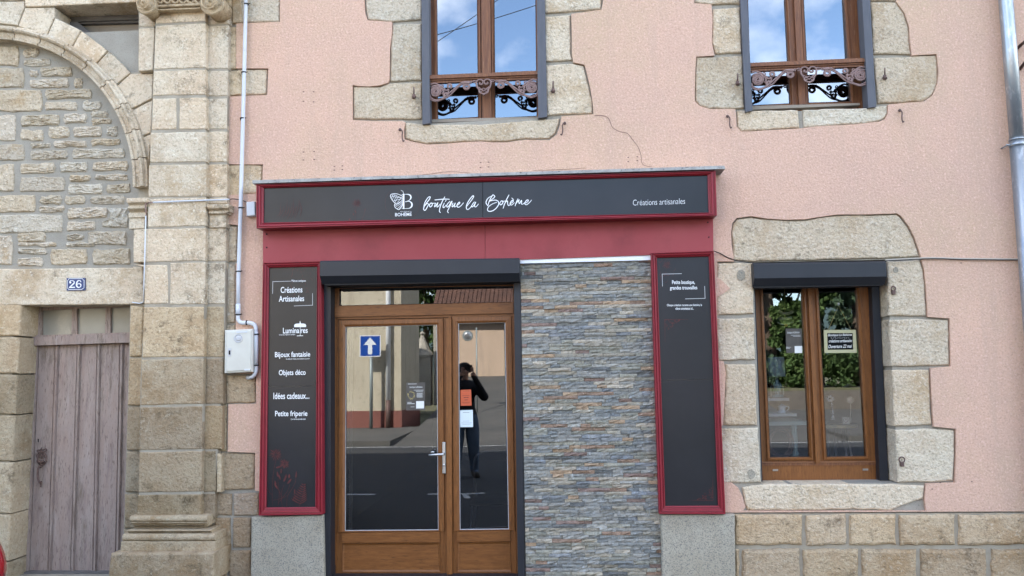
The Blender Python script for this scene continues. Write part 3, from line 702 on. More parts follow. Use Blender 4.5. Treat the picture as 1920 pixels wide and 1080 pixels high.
b.holed([[(XO, -.3), (XB-.001, -.3), (XB-.001, ZT-.1), (XO, ZT-.1)], xz(DO, .012), xz(SPo, .012), archhole], .012, .4)
b.build('masonry_wall', M['moss_mortar'], OLD)
b = MB(); b.box(AC.x-RI*1.05, .045, za-.02, AC.x+RI*1.05, .39, AC.z+RI*1.05); b.build('infill_mortar', M['mortar'], OLD)
b = MB(); b.box(XO, 8, -.3, XB-.002, 8.3, ZT-.1); b.box(XO, .401, -.3, XO+.3, 7.999, ZT-.1); b.box(XB-.3, .401, -.3, XB-.002, 7.999, ZT-.1); b.box(XO+.3, .401, 3, XB-.301, 7.999, 3.2); b.build('inner_walls', M['roomwall'], OLD)
b = MB(); b.add([(XO-.2, -.4, ZT-.1), (XB-.202, -.4, ZT-.1), (XB-.202, 4.2, ZT+2.4), (XO-.2, 4.2, ZT+2.4), (XO-.2, 8.6, ZT-.1), (XB-.202, 8.6, ZT-.1)], [[0, 1, 2, 3], [3, 2, 5, 4], [0, 3, 4], [1, 5, 2], [0, 4, 5, 1]]); b.build('roof', M['tile'], OLD)
# rubble infill
rub = [(0, 172, 68, 248), (85, 182, 142, 212), (85, 220, 187, 247), (0, 256, 87, 328), (108, 262, 140, 285), (150, 250, 268, 285), (108, 295, 255, 328), (277, 292, 308, 328), (0, 338, 155, 418), (168, 335, 342, 370),
       (165, 382, 288, 412), (306, 378, 376, 412), (340, 416, 402, 440), (75, 430, 220, 472), (237, 424, 325, 462), (0, 432, 56, 528), (342, 444, 416, 465), (75, 486, 162, 526), (180, 476, 258, 516), (272, 474, 380, 512),
       (397, 474, 440, 508), (340, 518, 448, 544), (112, 534, 188, 553), (200, 526, 324, 552), (0, 542, 90, 600), (112, 563, 250, 598), (270, 556, 464, 595), (72, 612, 203, 650), (222, 608, 327, 645), (344, 606, 478, 640),
       (0, 616, 52, 718), (72, 664, 242, 718), (258, 656, 337, 680), (355, 654, 476, 676), (252, 690, 382, 726), (397, 690, 487, 724), (0, 734, 130, 796), (148, 734, 227, 766), (242, 734, 316, 764), (336, 734, 466, 764),
       (145, 774, 238, 796), (252, 778, 400, 818), (0, 808, 232, 874), (248, 830, 357, 864), (62, 872, 170, 906), (64, 908, 208, 924), (246, 878, 312, 900), (326, 866, 474, 918), (246, 908, 354, 926),
       (0, 882, 46, 992), (64, 932, 172, 954), (64, 966, 158, 998), (186, 936, 326, 992), (346, 934, 488, 990)]
b = MB(); rr = random.Random(5)
def rub_poly(x0, y0, x1, y1):
    j = lambda: rr.uniform(-4, 4)
    L = x1-x0; H_ = y1-y0; p = []
    for k in range(5): p.append((x0+4+(L-8)*k/4, y0+j()*.7-(.012*(L*k/4))))
    p.append((x1+j()*.5, y0+H_*.35)); p.append((x1+j()*.5, y1-H_*.3))
    for k in range(5): p.append((x1-4-(L-8)*k/4, y1+j()*.7-(.012*(L*(4-k)/4))))
    p.append((x0+j()*.5, y1-H_*.3)); p.append((x0+j()*.5, y0+H_*.35))
    return p
for i, (x0, y0, x1, y1) in enumerate(rub):
    for mir in (0, 1):
        a0, a1 = (x0, x1) if not mir else (-154-x1, -154-x0)
        if x0 == 0: a0, a1 = (-60, x1) if not mir else (-154-x1, -92)
        smooth_ = (x0 == 0 or (i % 7 == 3))
        pk = rr.choice([(1, 1, 1), (1.05, 1.0, .94), (.92, .88, .82), (1.05, 1.02, 1), (1.0, .93, .84), (.9, .88, .86)])
        random.seed(i*2+mir)
        b.stone(Z1(rub_poly(a0, y0, a1, y1)), .032, .06, .010, .004, .035, 0.003 if smooth_ else .010, ptint=pk)
b.stone(Z1([(400, 780), (478, 778), (476, 852), (430, 852), (380, 850), (380, 830), (410, 815)]), .028, .06, .014, .004, .035, .012)
b.build('rubble_infill', M['rubble'], OLD)
random.seed(21)
# arch moulding: swept profile with joints
b = MB()
prof = [(0, .05), (0, -.055), (.18, -.06), (.22, -.045), (.5, -.05), (.58, -.075), (.70, -.085), (.80, -.078), (.86, -.05), (.93, -.05), (1, -.046), (1, .02)]
nb = 18
for k in range(nb):
    t0 = math.pi*k/nb+.0035; t1 = math.pi*(k+1)/nb-.0035
    b.tint = rnd_tint(.86, 1.06); v = []; n = 6
    for i in range(n+1):
        t = t0+(t1-t0)*i/n
        for u, y in prof: r = RI+(RO-RI)*u; v.append((AC.x+r*math.cos(t), y, AC.z+r*math.sin(t)))
    m = len(prof); f = [[i*m+j, i*m+j+1, (i+1)*m+j+1, (i+1)*m+j] for i in range(n) for j in range(m-1)]
    f += [list(range(m)), [n*m+j for j in range(m)]]
    b.add(v, f)
b.tint = (1, 1, 1); b.build('arch_moulding', M['ashlar'], OLD)
# voussoirs and spandrel stones
vou = [[(0, 88), (65, 95), (88, 30), (88, 5), (0, 5)], [(68, 98), (174, 131), (203, 64), (204, 30), (93, 30)], [(178, 135), (264, 178), (302, 114), (206, 68)], [(268, 182), (354, 241), (402, 189), (305, 117)],
       [(358, 246), (429, 321), (487, 273), (408, 192)], [(434, 328), (485, 410), (570, 368), (573, 276), (490, 276)], [(489, 418), (526, 511), (565, 497), (571, 375)], [(529, 518), (550, 622), (556, 612), (565, 502)]]
mir = [[(-154-x, y) for x, y in q] for q in vou[1:]]
vou[0] = [(-70, 70), (0, 88), (65, 95), (88, 30), (88, 5), (-70, 5)]; vou.append([(-84, 70), (-154, 88), (-219, 95), (-242, 30), (-242, 5), (-84, 5)])
vou += mir
b = MB()
for q in vou: b.stone(Z1(q), -.012, .30 if q in (vou[1], vou[2], vou[3], vou[4]) else .05, .007, .002, .06, ptint=rnd_tint(.95, 1.1, .03))
# long course over the voussoirs, lintel with the number, first courses at each side of the door
oth = [[(92, -60), (522, -66), (521, 7), (206, 21), (93, 25)], [(-240, -60), (88, -60), (88, 0), (-240, 0)],
       [(-240, 1010), (496, 1004), (497, 1000), (536, 1000), (538, 1138), (485, 1142), (-240, 1146)]]
for q in oth: b.stone(Z1(q), -.010, .22, .009, .002, .07, ptint=rnd_tint(1.0, 1.08, .02))
b.build('arch_stones', M['ashlar'], OLD)
# plain coursed ashlar carrying on to the left of the frame and above the arch
b = MB(); ra = random.Random(31); z = 0.0
xa0 = P(-245/2, 500, 0).x; xarch = AC.x-RO*1.04
while z < ZT-.4:
    h = ra.uniform(.30, .40); x = XO+.05; zt = P(-245/2, 0, 0).z
    while x < XB-.1:
        L = ra.uniform(.45, .95); x1 = x+L
        lim = (P(-285, 900, 0).x if z < za else xarch) if z < zt+.15 else XB-.02
        x1 = min(x1, lim)
        if x1-x > .08: b.stone([(x+.005, z+.005), (x1-.005, z+.005), (x1-.005, z+h-.005), (x+.005, z+h-.005)], -.010+ra.uniform(-.004, .004), .05, .009, .003, .12, world=True, ptint=(lambda k: (k, k*.985, k*.95))(ra.uniform(.72, 1.05)))
        if x1 >= lim-.001: break
        x = x1
    z += h
b.build('ashlar_courses', M['ashlar'], OLD)
# left jamb of the door, each course turning into the reveal
b = MB()
ys = [(64, 180), (185, 320), (325, 473), (478, 649), (654, 845), (850, 1025), (1030, 1100)]
ex = lambda y: 78-(y-64)*.052
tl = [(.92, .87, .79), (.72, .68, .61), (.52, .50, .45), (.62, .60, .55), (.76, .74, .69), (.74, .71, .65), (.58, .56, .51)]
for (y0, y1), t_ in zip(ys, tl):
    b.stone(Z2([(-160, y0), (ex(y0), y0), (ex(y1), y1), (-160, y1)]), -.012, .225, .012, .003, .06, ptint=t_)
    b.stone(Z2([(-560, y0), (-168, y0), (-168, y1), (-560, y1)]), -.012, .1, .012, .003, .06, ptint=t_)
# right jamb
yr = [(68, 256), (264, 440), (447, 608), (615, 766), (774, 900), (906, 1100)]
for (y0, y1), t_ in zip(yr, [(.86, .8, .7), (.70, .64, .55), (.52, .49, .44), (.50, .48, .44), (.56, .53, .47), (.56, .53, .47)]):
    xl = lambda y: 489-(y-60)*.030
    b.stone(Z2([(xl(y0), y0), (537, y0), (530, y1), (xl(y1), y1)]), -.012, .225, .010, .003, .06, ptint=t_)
b.build('door_jamb_stones', M['ashlar'], OLD)
# pilaster with its flanking strips
b = MB(); SH, ST = -.11, -.06
def shaft(q, y, tint_, z=Z1): b.stone(z(q), y, .05, .008, .002, .07, ptint=tint_)
up = lambda: rnd_tint(.92, 1.12, .03)
s = MB(); s.px(Z1([(586, 30), (769, 26), (771, 260), (771, 740), (766, 1140), (762, 1400), (752, 1930), (520, 1936), (528, 1400), (542, 1142), (558, 740), (575, 300)]), SH+.006, .03)
s.px(Z1([(778, 28), (856, 26), (855, 258), (850, 606), (849, 738), (844, 1142), (836, 1400), (806, 1840), (803, 1930), (760, 1936), (770, 1142)]), ST+.006, .03)
s.px(Z1([(522, 50), (580, 50), (572, 262), (520, 266)]), ST+.006, .03)
s.build('pilaster_mortar', M['moss_mortar'], OLD)
for q in ([(584, 34), (771, 28), (771, 78), (584, 88)], [(583, 96), (771, 86), (771, 253), (576, 259)], [(575, 266), (771, 259), (771, 354), (573, 358)], [(572, 370), (661, 367), (661, 484), (568, 487)],
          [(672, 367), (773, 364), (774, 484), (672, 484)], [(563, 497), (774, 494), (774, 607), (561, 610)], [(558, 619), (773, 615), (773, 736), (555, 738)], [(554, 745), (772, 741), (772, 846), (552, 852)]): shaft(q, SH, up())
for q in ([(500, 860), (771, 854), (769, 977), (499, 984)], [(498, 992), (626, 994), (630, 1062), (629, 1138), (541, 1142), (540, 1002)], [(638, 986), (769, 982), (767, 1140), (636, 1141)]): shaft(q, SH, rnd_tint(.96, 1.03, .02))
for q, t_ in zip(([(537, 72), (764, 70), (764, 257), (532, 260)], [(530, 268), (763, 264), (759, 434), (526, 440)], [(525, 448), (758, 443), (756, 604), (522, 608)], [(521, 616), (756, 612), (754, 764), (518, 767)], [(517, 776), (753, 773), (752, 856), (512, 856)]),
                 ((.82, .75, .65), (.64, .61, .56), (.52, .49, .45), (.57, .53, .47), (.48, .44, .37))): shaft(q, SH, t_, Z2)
for q in ([(520, 50), (582, 56), (581, 97), (520, 100)], [(520, 106), (580, 103), (573, 262), (518, 268)], [(779, 28), (858, 26), (858, 88), (779, 92)], [(778, 98), (857, 93), (855, 256), (777, 258)],
          [(777, 265), (855, 264), (853, 359), (777, 360)], [(778, 369), (851, 368), (850, 483), (778, 484)], [(779, 493), (851, 492), (850, 606), (779, 608)], [(779, 616), (851, 615), (851, 736), (779, 738)]): shaft(q, ST, up())
for q in ([(778, 857), (847, 852), (846, 978), (776, 978)], [(776, 985), (845, 984), (842, 1140), (774, 1140)]): shaft(q, ST, rnd_tint(.92, 1.0, .02))
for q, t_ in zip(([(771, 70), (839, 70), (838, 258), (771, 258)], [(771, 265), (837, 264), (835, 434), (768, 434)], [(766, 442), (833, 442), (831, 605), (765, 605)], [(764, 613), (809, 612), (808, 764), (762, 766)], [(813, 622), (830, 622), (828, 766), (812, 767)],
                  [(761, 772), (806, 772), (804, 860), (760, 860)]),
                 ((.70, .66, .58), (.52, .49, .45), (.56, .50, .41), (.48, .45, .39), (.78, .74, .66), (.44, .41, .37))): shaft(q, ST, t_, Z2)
for q, t_ in zip(([(862, 100), (885, 100), (884, 258), (861, 258)], [(861, 266), (905, 264), (905, 354), (859, 357)], [(859, 370), (908, 368), (906, 482), (858, 484)], [(857, 620), (905, 618), (900, 760), (857, 760)], [(870, -60), (905, -60), (905, 84), (870, 86)]), (None,)*5): b.stone(Z1(q), -.01, .05, .008, .003, .06, ptint=(.92, .87, .78))
b.build('pilaster', M['ashlar'], OLD)
# impost mouldings (beside the arch and on the strip)
def moulding(name, x0, x1, ytop, steps, parent, yb, z=Z1, tint_=(1, 1, 1), mt='ashlar', slope=-.012):
    """stacked horizontal mouldings: steps = (height px in zoom, y depth, bulge 0/1)"""
    s = MB(); s.tint = tint_; yt = ytop
    for h, y, kind, dx in steps:
        a = z([(x0-dx, yt), (x1+dx, yt+slope*(x1-x0)), (x1+dx, yt+h+slope*(x1-x0)), (x0-dx, yt+h)])
        A = [P(px_, py_, y) for px_, py_ in a]
        xL, xR, zT, zB = A[0].x, A[1].x, (A[0].z+A[1].z)/2, (A[2].z+A[3].z)/2
        H_ = zT-zB; sec = []
        if kind == 'r': sec = [(y+H_*.5*(1-math.sin(t)), (zT+zB)/2+H_/2*math.cos(t)) for t in [math.pi*k/7 for k in range(8)]]
        elif kind == 'c': sec = [(y+(.03)*math.sin(t), (zT+zB)/2+H_/2*math.cos(t)) for t in [math.pi*k/7 for k in range(8)]]
        elif kind == 's': sec = [(y, zT), (y, zT-H_*.15), (y+.03, zT-H_*.6), (y+.035, zB)]
        else: sec = [(y+.004, zT), (y, zT-.004), (y, zB+.004), (y+.004, zB)]
        n = len(sec); jl = [random.uniform(-.002, .002) for _ in range(9)]
        v = []
        for i in range(9):
            x = xL+(xR-xL)*i/8
            for y_, z_ in sec: v.append((x, y_+jl[i], z_+jl[i]*.6))
            v.append((x, yb, zB)); v.append((x, yb, zT))
        m = n+2
        f = [[i*m+j, i*m+(j+1) % m, (i+1)*m+(j+1) % m, (i+1)*m+j] for i in range(8) for j in range(m)]+[list(range(m)), [8*m+j for j in range(m)]]
        s.add(v, f); yt += h
    return s.build(name, M[mt], parent)
moulding('impost', 480, 548, 742, [(14, -.15, 'f', 5), (16, -.15, 's', 4), (12, -.12, 'r', 0), (14, -.10, 's', 0), (18, -.085, 'f', -2), (42, -.07, 'f', -6)], OLD, .05)
moulding('impost', 782, 852, 766, [(12, -.12, 'f', 6), (14, -.12, 's', 4), (10, -.10, 'r', 0), (52, -.075, 'f', -4)], OLD, .02)
moulding('impost', 782, 852, 742, [(22, -.065, 'f', 0)], OLD, .02)
# base of the pilaster
moulding('pilaster_base', 500, 762, 856, [(24, -.16, 'r', 14), (14, -.16, 's', 12), (16, -.13, 'c', 2), (14, -.20, 's', 26), (28, -.22, 'r', 42), (36, -.225, 'f', 46)], OLD, .02, Z2, (.68, .65, .59), slope=-.004)
s = MB(); s.stone(Z2([(415, 996), (800, 994), (797, 1100), (400, 1100)]), -.30, .02, .014, .003, .06, ptint=(.64, .60, .54)); s.build('pilaster_plinth', M['ashlar'], OLD)
# ionic capital
s = MB()
for (cx, cy, r) in ((545, 14, 37), (793, 8, 46)):
    c = P(cx/2, cy/2, -.24); R0 = (P((cx+r)/2, cy/2, -.24)-c).length
    s.tint = (.86, .80, .70)
    s.lathe(c+Vector((0, .19, 0)), (0, -1, 0), [(R0*.9, 0), (R0*.86, .10), (R0*.98, .15), (R0, .175), (R0*.93, .19), (R0*.86, .172), (R0*.5, .165), (R0*.46, .20), (R0*.30, .215), (R0*.14, .212), (R0*.12, .235), (0, .24)], 28)
    sp = [(c.x+R0*(.9-.075*t)*math.cos(t*1.0+1.2), -.245-.006*t, c.z+R0*(.9-.075*t)*math.sin(t+1.2)) for t in [k*.35 for k in range(22)]]
    s.tube(sp, [R0*.06]*len(sp), 6); s.build('volute', M['ashlar'], OLD); s = MB()
moulding('capital_moulding', 590, 750, 14, [(10, -.19, 'r', 0), (7, -.165, 'f', 0), (6, -.175, 'r', 0)], OLD, .02, tint_=(.85, .79, .69))
s = MB(); s.tint = (.72, .66, .57); s.px(Z1([(590, -60), (755, -64), (755, 14), (590, 17)]), -.14, .02)
for k in range(6):
    cx = 600+k*29; pp = [(cx+14*math.cos(t), -4+16*math.sin(t)) for t in [math.pi*j/6 for j in range(7)]]
    s.tint = (.80, .74, .65); s.tube([P(x/2, y/2, -.17) for x, y in pp], .012, 6)
    s.lathe(P(cx/2, -2/2, -.13), (0, -1, 0), [(.028, 0), (.026, .03), (.012, .05), (0, .052)], 10)
s.build('capital_ornament', M['ashlar'], OLD)
s = MB(); s.stone(Z1([(500, -120), (850, -126), (850, -64), (500, -58)]), -.28, .02, .012, .002, .06, ptint=(1, 1, 1)); s.build('abacus', M['ashlar'], OLD)
s = MB(); s.stone(Z1([(760, -60), (864, -60), (864, 20), (760, 24)]), -.045, .02, .01, .002, .06, ptint=(1, .96, .9)); s.stone(Z1([(522, -60), (588, -60), (588, 50), (522, 48)]), -.045, .02, .01, .002, .06, ptint=(.9, .85, .78)); s.build('capital_backing', M['ashlar'], OLD)
# fanlight recess over the arch
fw = MB(); YF = .24
fw.px(Z1([(195, 40), (530, 28), (530, 300), (480, 300), (400, 230), (195, 120)]), YF+.03, YF+.04)
rw = fw.build('spandrel_window', M['boardpale'], OLD)
W('greywood', (.115, .105, .10), rough=.8, var=(.16, .15, .145), vscale=5, stretch=(2, 2, 8), bump=.3)
s = MB(); s.px(Z1([(262, 64), (525, 54), (525, 72), (262, 82)]), YF-.03, YF+.029); s.px(Z1([(290, 82), (525, 76), (525, 84), (290, 90)]), YF-.01, YF+.029)
s.px(Z1([(480, 200), (525, 198), (525, 206), (480, 208)]), YF, YF+.028)
s.px(Z1([(300, 90), (312, 100), (400, 165), (520, 262), (520, 285), (500, 285), (395, 190), (290, 112), (262, 95), (262, 82), (290, 82)]), YF-.05, YF+.027)
s.build('frame', M['greywood'], rw)
# mauve plank door
YDo = .222
dd = MB(); dd.px(Z2([(118, 190), (492, 180), (470, 700), (440, 1088), (80, 1088), (100, 700)]), YDo+.01, YDo+.05); pd = dd.build('plank_door', M['greydoor'], OLD)
s = MB(); top = 206; bot = 1064
def seg(xa_t, xa_b, w_t, y0, y1):
    s.px(Z2([(xa_t, top), (xa_t+w_t, top), (xa_b+w_t*1.05, bot), (xa_b, bot)]), y0, y1)
for a, c, aa, cc in ((148, 206, 112, 178), (222, 289, 191, 263), (305, 363, 277, 346), (378, 448, 352, 430), (466, 492, 446, 480)):
    s.px(Z2([(a, top+8), (c, top+6), (cc, bot), (aa, bot)]), YDo, YDo+.011)
s.build('planks', M['greydoor'], pd)
s = MB()
for a, aa in ((207, 179), (290, 264), (364, 348), (450, 433)):
    s.px(Z2([(a+1, top+4), (a+13, top+4), (aa+12, bot), (aa+1, bot)]), YDo-.012, YDo+.009); s.px(Z2([(a+5, top+4), (a+9, top+4), (aa+8, bot), (aa+5, bot)]), YDo-.02, YDo-.011)
s.px(Z2([(132, top+4), (141, top+4), (104, bot), (96, bot)]), YDo-.015, YDo+.009)
s.build('cover_strips', M['greydoor'], pd)
s = MB(); s.px(Z2([(90, 1066), (440, 1066), (440, 1090), (88, 1090)]), YDo-.06, YDo+.04); s.build('sill', M['greywood'], OLD)
s = MB(); s.px(Z2([(120, 184), (492, 172), (492, 204), (120, 216)]), YDo-.055, YDo+.05); s.px(Z2([(120, 178), (492, 166), (492, 176), (120, 188)]), YDo-.035, YDo+.05); s.build('transom_rail', M['greydoor'], OLD)
s = MB(); L4 = [(132, 70), (492, 58), (492, 178), (132, 190)]
loops = [xz(Z2(L4), YDo-.01)]
pn = [[(156, 84), (270, 79), (268, 176), (156, 180)], [(288, 78), (396, 74), (394, 172), (288, 176)], [(414, 74), (488, 71), (488, 169), (414, 172)]]
for q in pn: loops.append(xz(Z2(q), YDo-.01))
s.holed(loops, YDo-.01, YDo+.03); tw = s.build('fanlight', M['greydoor'], OLD)
for q in pn:
    s = MB(); s.px(Z2([(q[0][0]-3, q[0][1]-3), (q[1][0]+3, q[1][1]-3), (q[2][0]+3, q[2][1]+3), (q[3][0]-3, q[3][1]+3)]), YDo+.012, YDo+.018); s.build('pane', M['dusty_pane'], tw)
# knocker plate and handle
s = MB(); y = YDo-.008
o5 = lambda x, y_: (50+x/6.75, 780+y_/6.75)
def ir(pts, r, yy=y): s.tube([P(*o5(a, c), yy-.012) for a, c in [(q.x, q.y) for q in catmull(pts, 4)]], r, 6)
ir([(190, 400), (175, 430), (140, 430), (135, 450), (170, 455), (190, 430), (215, 425), (245, 415), (250, 440), (215, 455), (200, 470)], .0045)
ir([(165, 460), (130, 500), (140, 550), (130, 570), (150, 600), (185, 625), (230, 595), (250, 570), (240, 545), (250, 500), (215, 460), (190, 455), (165, 460)], .005)
ir([(155, 530), (160, 490), (190, 480), (220, 490), (225, 530)], .004); ir([(190, 480), (190, 540)], .005)
ir([(150, 570), (185, 585), (215, 570)], .012, y-.01); ir([(185, 590), (188, 635)], .010)
ir([(155, 640), (145, 680), (140, 740), (145, 800), (165, 840), (185, 830)], .0085, y-.03); ir([(185, 640), (180, 650), (155, 645)], .006, y-.012); ir([(180, 825), (180, 860), (178, 900)], .006)
s.build('door_pull', M['bracket'], pd)
s = MB(); s.px([o5(a, c) for a, c in [(122, 272), (175, 272), (175, 348), (122, 348)]], y-.002, y+.007); s.build('lock_plate', M['greydoor'], pd)
s = MB(); s.px([o5(a, c) for a, c in [(138, 290), (155, 290), (152, 332), (141, 332)]], y-.004, y-.0021); s.build('keyhole', M['black'], pd)

# ---------------------------------------------------------------- shop signs
def tri(name, o4, i4, y, parent, mt='red', depth=.1):
    s = MB(); s.frame(o4, i4, [(0, y+depth), (0, y+.004), (.04, y), (.16, y), (.2, y+.010), (.34, y+.012), (.38, y+.004), (.58, y+.006), (.63, y+.016), (.82, y+.020), (.86, y+.012), (1, y+.018), (1, y+.034)], y)
    return s.build(name, M[mt], parent)
SG = thing('shop_sign', 'long black shop sign in a red frame, reading boutique la Bohème', 'sign', P(910, 430, -.1))
ys_ = -.20
oS = [(480, 345.5), (1342, 320), (1344.5, 404), (480.5, 428)]; iS = [(492.6, 351.5), (1327.7, 327.4), (1329.8, 397.7), (492, 417)]
tri('sign_frame', oS, iS, ys_, SG, depth=.195)
yp = ys_+.030
s = MB(); s.px([(487, 347), (904.6, 335), (904.6, 412), (487, 424)], yp, yp+.01); s.px([(905.4, 335), (1335, 322), (1337, 402), (905.4, 412)], yp, yp+.01)
pn_ = s.build('sign_panel', M['panel'], SG)
s = MB(); s.px([(483, 349), (1341, 323), (1343, 401), (483, 425)], yp+.02, yp+.12); s.build('backing', M['black'], SG)
s = MB(); s.px([(473, 338), (680, 331.5), (890, 325), (1120, 318), (1358, 310.5), (1360, 316.5), (1120, 323.5), (890, 330.5), (680, 337), (473.5, 344)], ys_-.015, .0); s.build('flashing', M['flash'], SG)
yt = yp-.0015
s = MB(); Zt = lambda pts: ZZ(pts, 16, 780, 350); Zu = lambda pts: ZZ(pts, 16, 890, 350); wv = [1.5, 1.9, 1.7]
sc = [Zt([(235, 600), (250, 520), (290, 430), (350, 340), (400, 302), (425, 315), (400, 380), (330, 470), (260, 570), (230, 640), (235, 690), (262, 712), (300, 680), (350, 590), (372, 535), (350, 500), (310, 520), (290, 560)]),
      Zt([(372, 545), (400, 540), (430, 500), (460, 486)]), Zt([(470, 490), (425, 510), (405, 570), (430, 608), (470, 580), (490, 530), (470, 490), (500, 500), (580, 493)]),
      Zt([(590, 495), (562, 560), (555, 605), (590, 575), (640, 500), (655, 485), (632, 560), (632, 612), (670, 590), (725, 520)]), Zt([(862, 308), (800, 420), (740, 560), (705, 690), (707, 750), (735, 775)]), Zt([(565, 398), (700, 385), (860, 372), (1000, 378)]),
      Zt([(850, 490), (815, 570), (815, 625), (850, 618), (905, 550)]), Zt([(905, 405), (880, 445)]), Zt([(1020, 440), (950, 510), (922, 580), (945, 612), (1000, 560), (1050, 470), (1080, 440), (1030, 560), (970, 680), (948, 740), (970, 785)]),
      Zt([(1110, 490), (1082, 570), (1092, 605), (1130, 570), (1180, 490), (1152, 570), (1162, 610), (1210, 580)]), Zt([(1230, 560), (1290, 520), (1315, 480), (1290, 470), (1240, 530), (1232, 590), (1270, 618), (1340, 580), (1425, 485)]),
      Zt([(1530, 580), (1640, 440), (1710, 340), (1730, 290), (1705, 275), (1620, 370), (1540, 500), (1510, 600), (1520, 668), (1560, 685), (1620, 640), (1680, 560)]), Zt([(1750, 460), (1700, 520), (1668, 590), (1700, 602), (1750, 540), (1792, 460), (1757, 560), (1772, 605), (1812, 595), (1872, 520)]),
      Zu([(400, 580), (345, 500), (350, 430), (410, 340), (510, 280)]), Zu([(548, 240), (480, 350), (425, 470), (400, 570)]), Zu([(548, 240), (602, 290), (560, 350), (430, 440)]), Zu([(430, 440), (540, 412), (640, 405), (712, 450), (718, 530), (650, 640), (540, 722), (430, 740), (385, 690), (420, 600), (530, 520), (660, 470)]),
      Zu([(800, 425), (755, 490), (772, 545), (820, 520), (850, 460), (812, 422), (860, 437), (915, 430)]), Zu([(1028, 250), (960, 380), (890, 540), (855, 650)]), Zu([(880, 545), (930, 460), (985, 430), (988, 500), (1012, 568), (1060, 545)]),
      Zu([(1070, 510), (1130, 470), (1160, 430), (1130, 410), (1075, 470), (1065, 530), (1110, 550), (1190, 480)]), Zu([(1115, 340), (1165, 390)]), Zu([(1300, 365), (1250, 470), (1212, 580)]), Zu([(1232, 520), (1300, 430), (1335, 390), (1322, 450), (1345, 505), (1400, 412), (1410, 450), (1402, 510), (1440, 525), (1500, 480)]),
      Zu([(1540, 490), (1590, 450), (1610, 410), (1570, 400), (1520, 460), (1510, 520), (1560, 540), (1640, 480), (1705, 405)])]
for i, q in enumerate(sc): s.ribbon(q, [1.2, 1.65, 1.5, 1.1], yt-.0004*(i % 5))
s.build('script_lettering', M['white'], pn_)
s = MB(); Zl = lambda pts: ZZ(pts, 12, 720, 350)
s.ribbon(Zl([(441, 172), (441, 490)]), 2.9, yt, False)
for q, w_ in (([(398, 178), (450, 174), (540, 172), (590, 196), (606, 240), (585, 290), (530, 325), (480, 335)], [.7, .8, 2.4, 2.5, .8, .6]), ([(482, 345), (550, 328), (610, 355), (630, 410), (605, 465), (540, 490), (398, 490)], [.6, 1.0, 2.8, 2.8, 1.0, .7])): s.ribbon(Zl(q), w_, yt-.0008)
for i, q in enumerate([[(435, 235), (380, 195), (300, 165), (230, 158), (165, 172), (145, 205), (160, 260), (200, 320), (255, 370), (330, 365), (400, 315), (435, 275)], [(255, 370), (235, 420), (255, 470), (300, 505), (340, 515), (375, 480), (425, 395), (438, 330)]]): s.ribbon(Zl(q), [1.0, 1.1, .8], yt-.0012)
for i, q in enumerate([[(430, 255), (330, 225), (240, 185), (180, 190)], [(430, 262), (360, 250), (270, 235), (170, 215)], [(432, 270), (370, 280), (290, 300), (215, 320)], [(330, 222), (300, 260), (250, 350)], [(250, 190), (215, 235), (190, 290)], [(380, 250), (350, 300), (300, 355)], [(285, 205), (255, 260), (225, 320)], [(205, 180), (180, 225), (168, 250)],
                     [(438, 300), (360, 390), (270, 450)], [(438, 310), (380, 410), (300, 495)], [(438, 320), (400, 420), (335, 505)], [(420, 290), (330, 380), (250, 410)], [(330, 375), (290, 400), (258, 430)]]): s.ribbon(Zl(q), .65, yt-.0002*i)
s.ribbon(Zl([(440, 168), (432, 120), (412, 95), (385, 86)]), .7, yt-.001)
s.text('BOHÈME', [(740.8, 397.8), (772, 397), (772, 404.8), (740.8, 405.6)], yt, .01); s.text('BOUTIQUE LA', [(750.8, 396.0), (771.7, 395.6), (771.7, 397.4), (750.8, 397.8)], yt)
s.build('butterfly_logo', M['white'], pn_)
s = MB(); s.ribbon([(754.6+32.5*math.cos(t), 380.8+32*math.sin(t)) for t in [R_(-42)+R_(268)*k/24 for k in range(25)]], .35, yt, True); s.build('logo_ring', M['motif'], pn_)
s = MB(); s.text('Créations artisanales', [(1186.8, 374.6), (1284.4, 371.4), (1284.4, 382.2), (1186.8, 385.3)], yt, -.014)
s.build('tagline_lettering', M['white'], pn_)
def bloom(s, cx, cy, r, y, n=17, w_=.8, rs=random):
    for k in range(n):
        t = 2*math.pi*k/n+rs.uniform(-.12, .12); a = r*rs.uniform(.28, .4); c = r*rs.uniform(.8, 1.15)
        s.ribbon([(cx+a*math.cos(t), cy+a*math.sin(t)), (cx+(a+c)/2*math.cos(t+.05), cy+(a+c)/2*math.sin(t+.05)), (cx+c*math.cos(t), cy+c*math.sin(t))], [w_, w_*1.5, .15], y-.0001*k, True)
    for k in range(7):
        t = 2*math.pi*k/7; s.ribbon([(cx+.15*r*math.cos(t), cy+.15*r*math.sin(t)), (cx+.4*r*math.cos(t+.6), cy+.4*r*math.sin(t+.6))], w_*1.2, y-.002-.0001*k, False)
def bud(s, x, y_, L, ang, wid, y): s.ribbon([(x, y_), (x+L*.5*math.cos(ang), y_+L*.5*math.sin(ang)), (x+L*math.cos(ang), y_+L*math.sin(ang))], [wid*.4, wid*1.5, wid*1.3, .2], y)
s = MB(); y = yp-.001; rs = random.Random(4)
bloom(s, 669, 381, 9, y, 15, .6, rs); s.ribbon([(668, 389), (666, 400), (667, 413)], .5, y); s.ribbon([(684, 394), (682, 404), (678, 413)], .5, y); bud(s, 684, 396, 6, -1.4, 1.0, y); bud(s, 668, 399, 6, -2.2, 1.3, y-.001); bud(s, 663, 404, 5, -1.8, 1.3, y-.002); bud(s, 655, 413, 4, -1.2, 2, y)
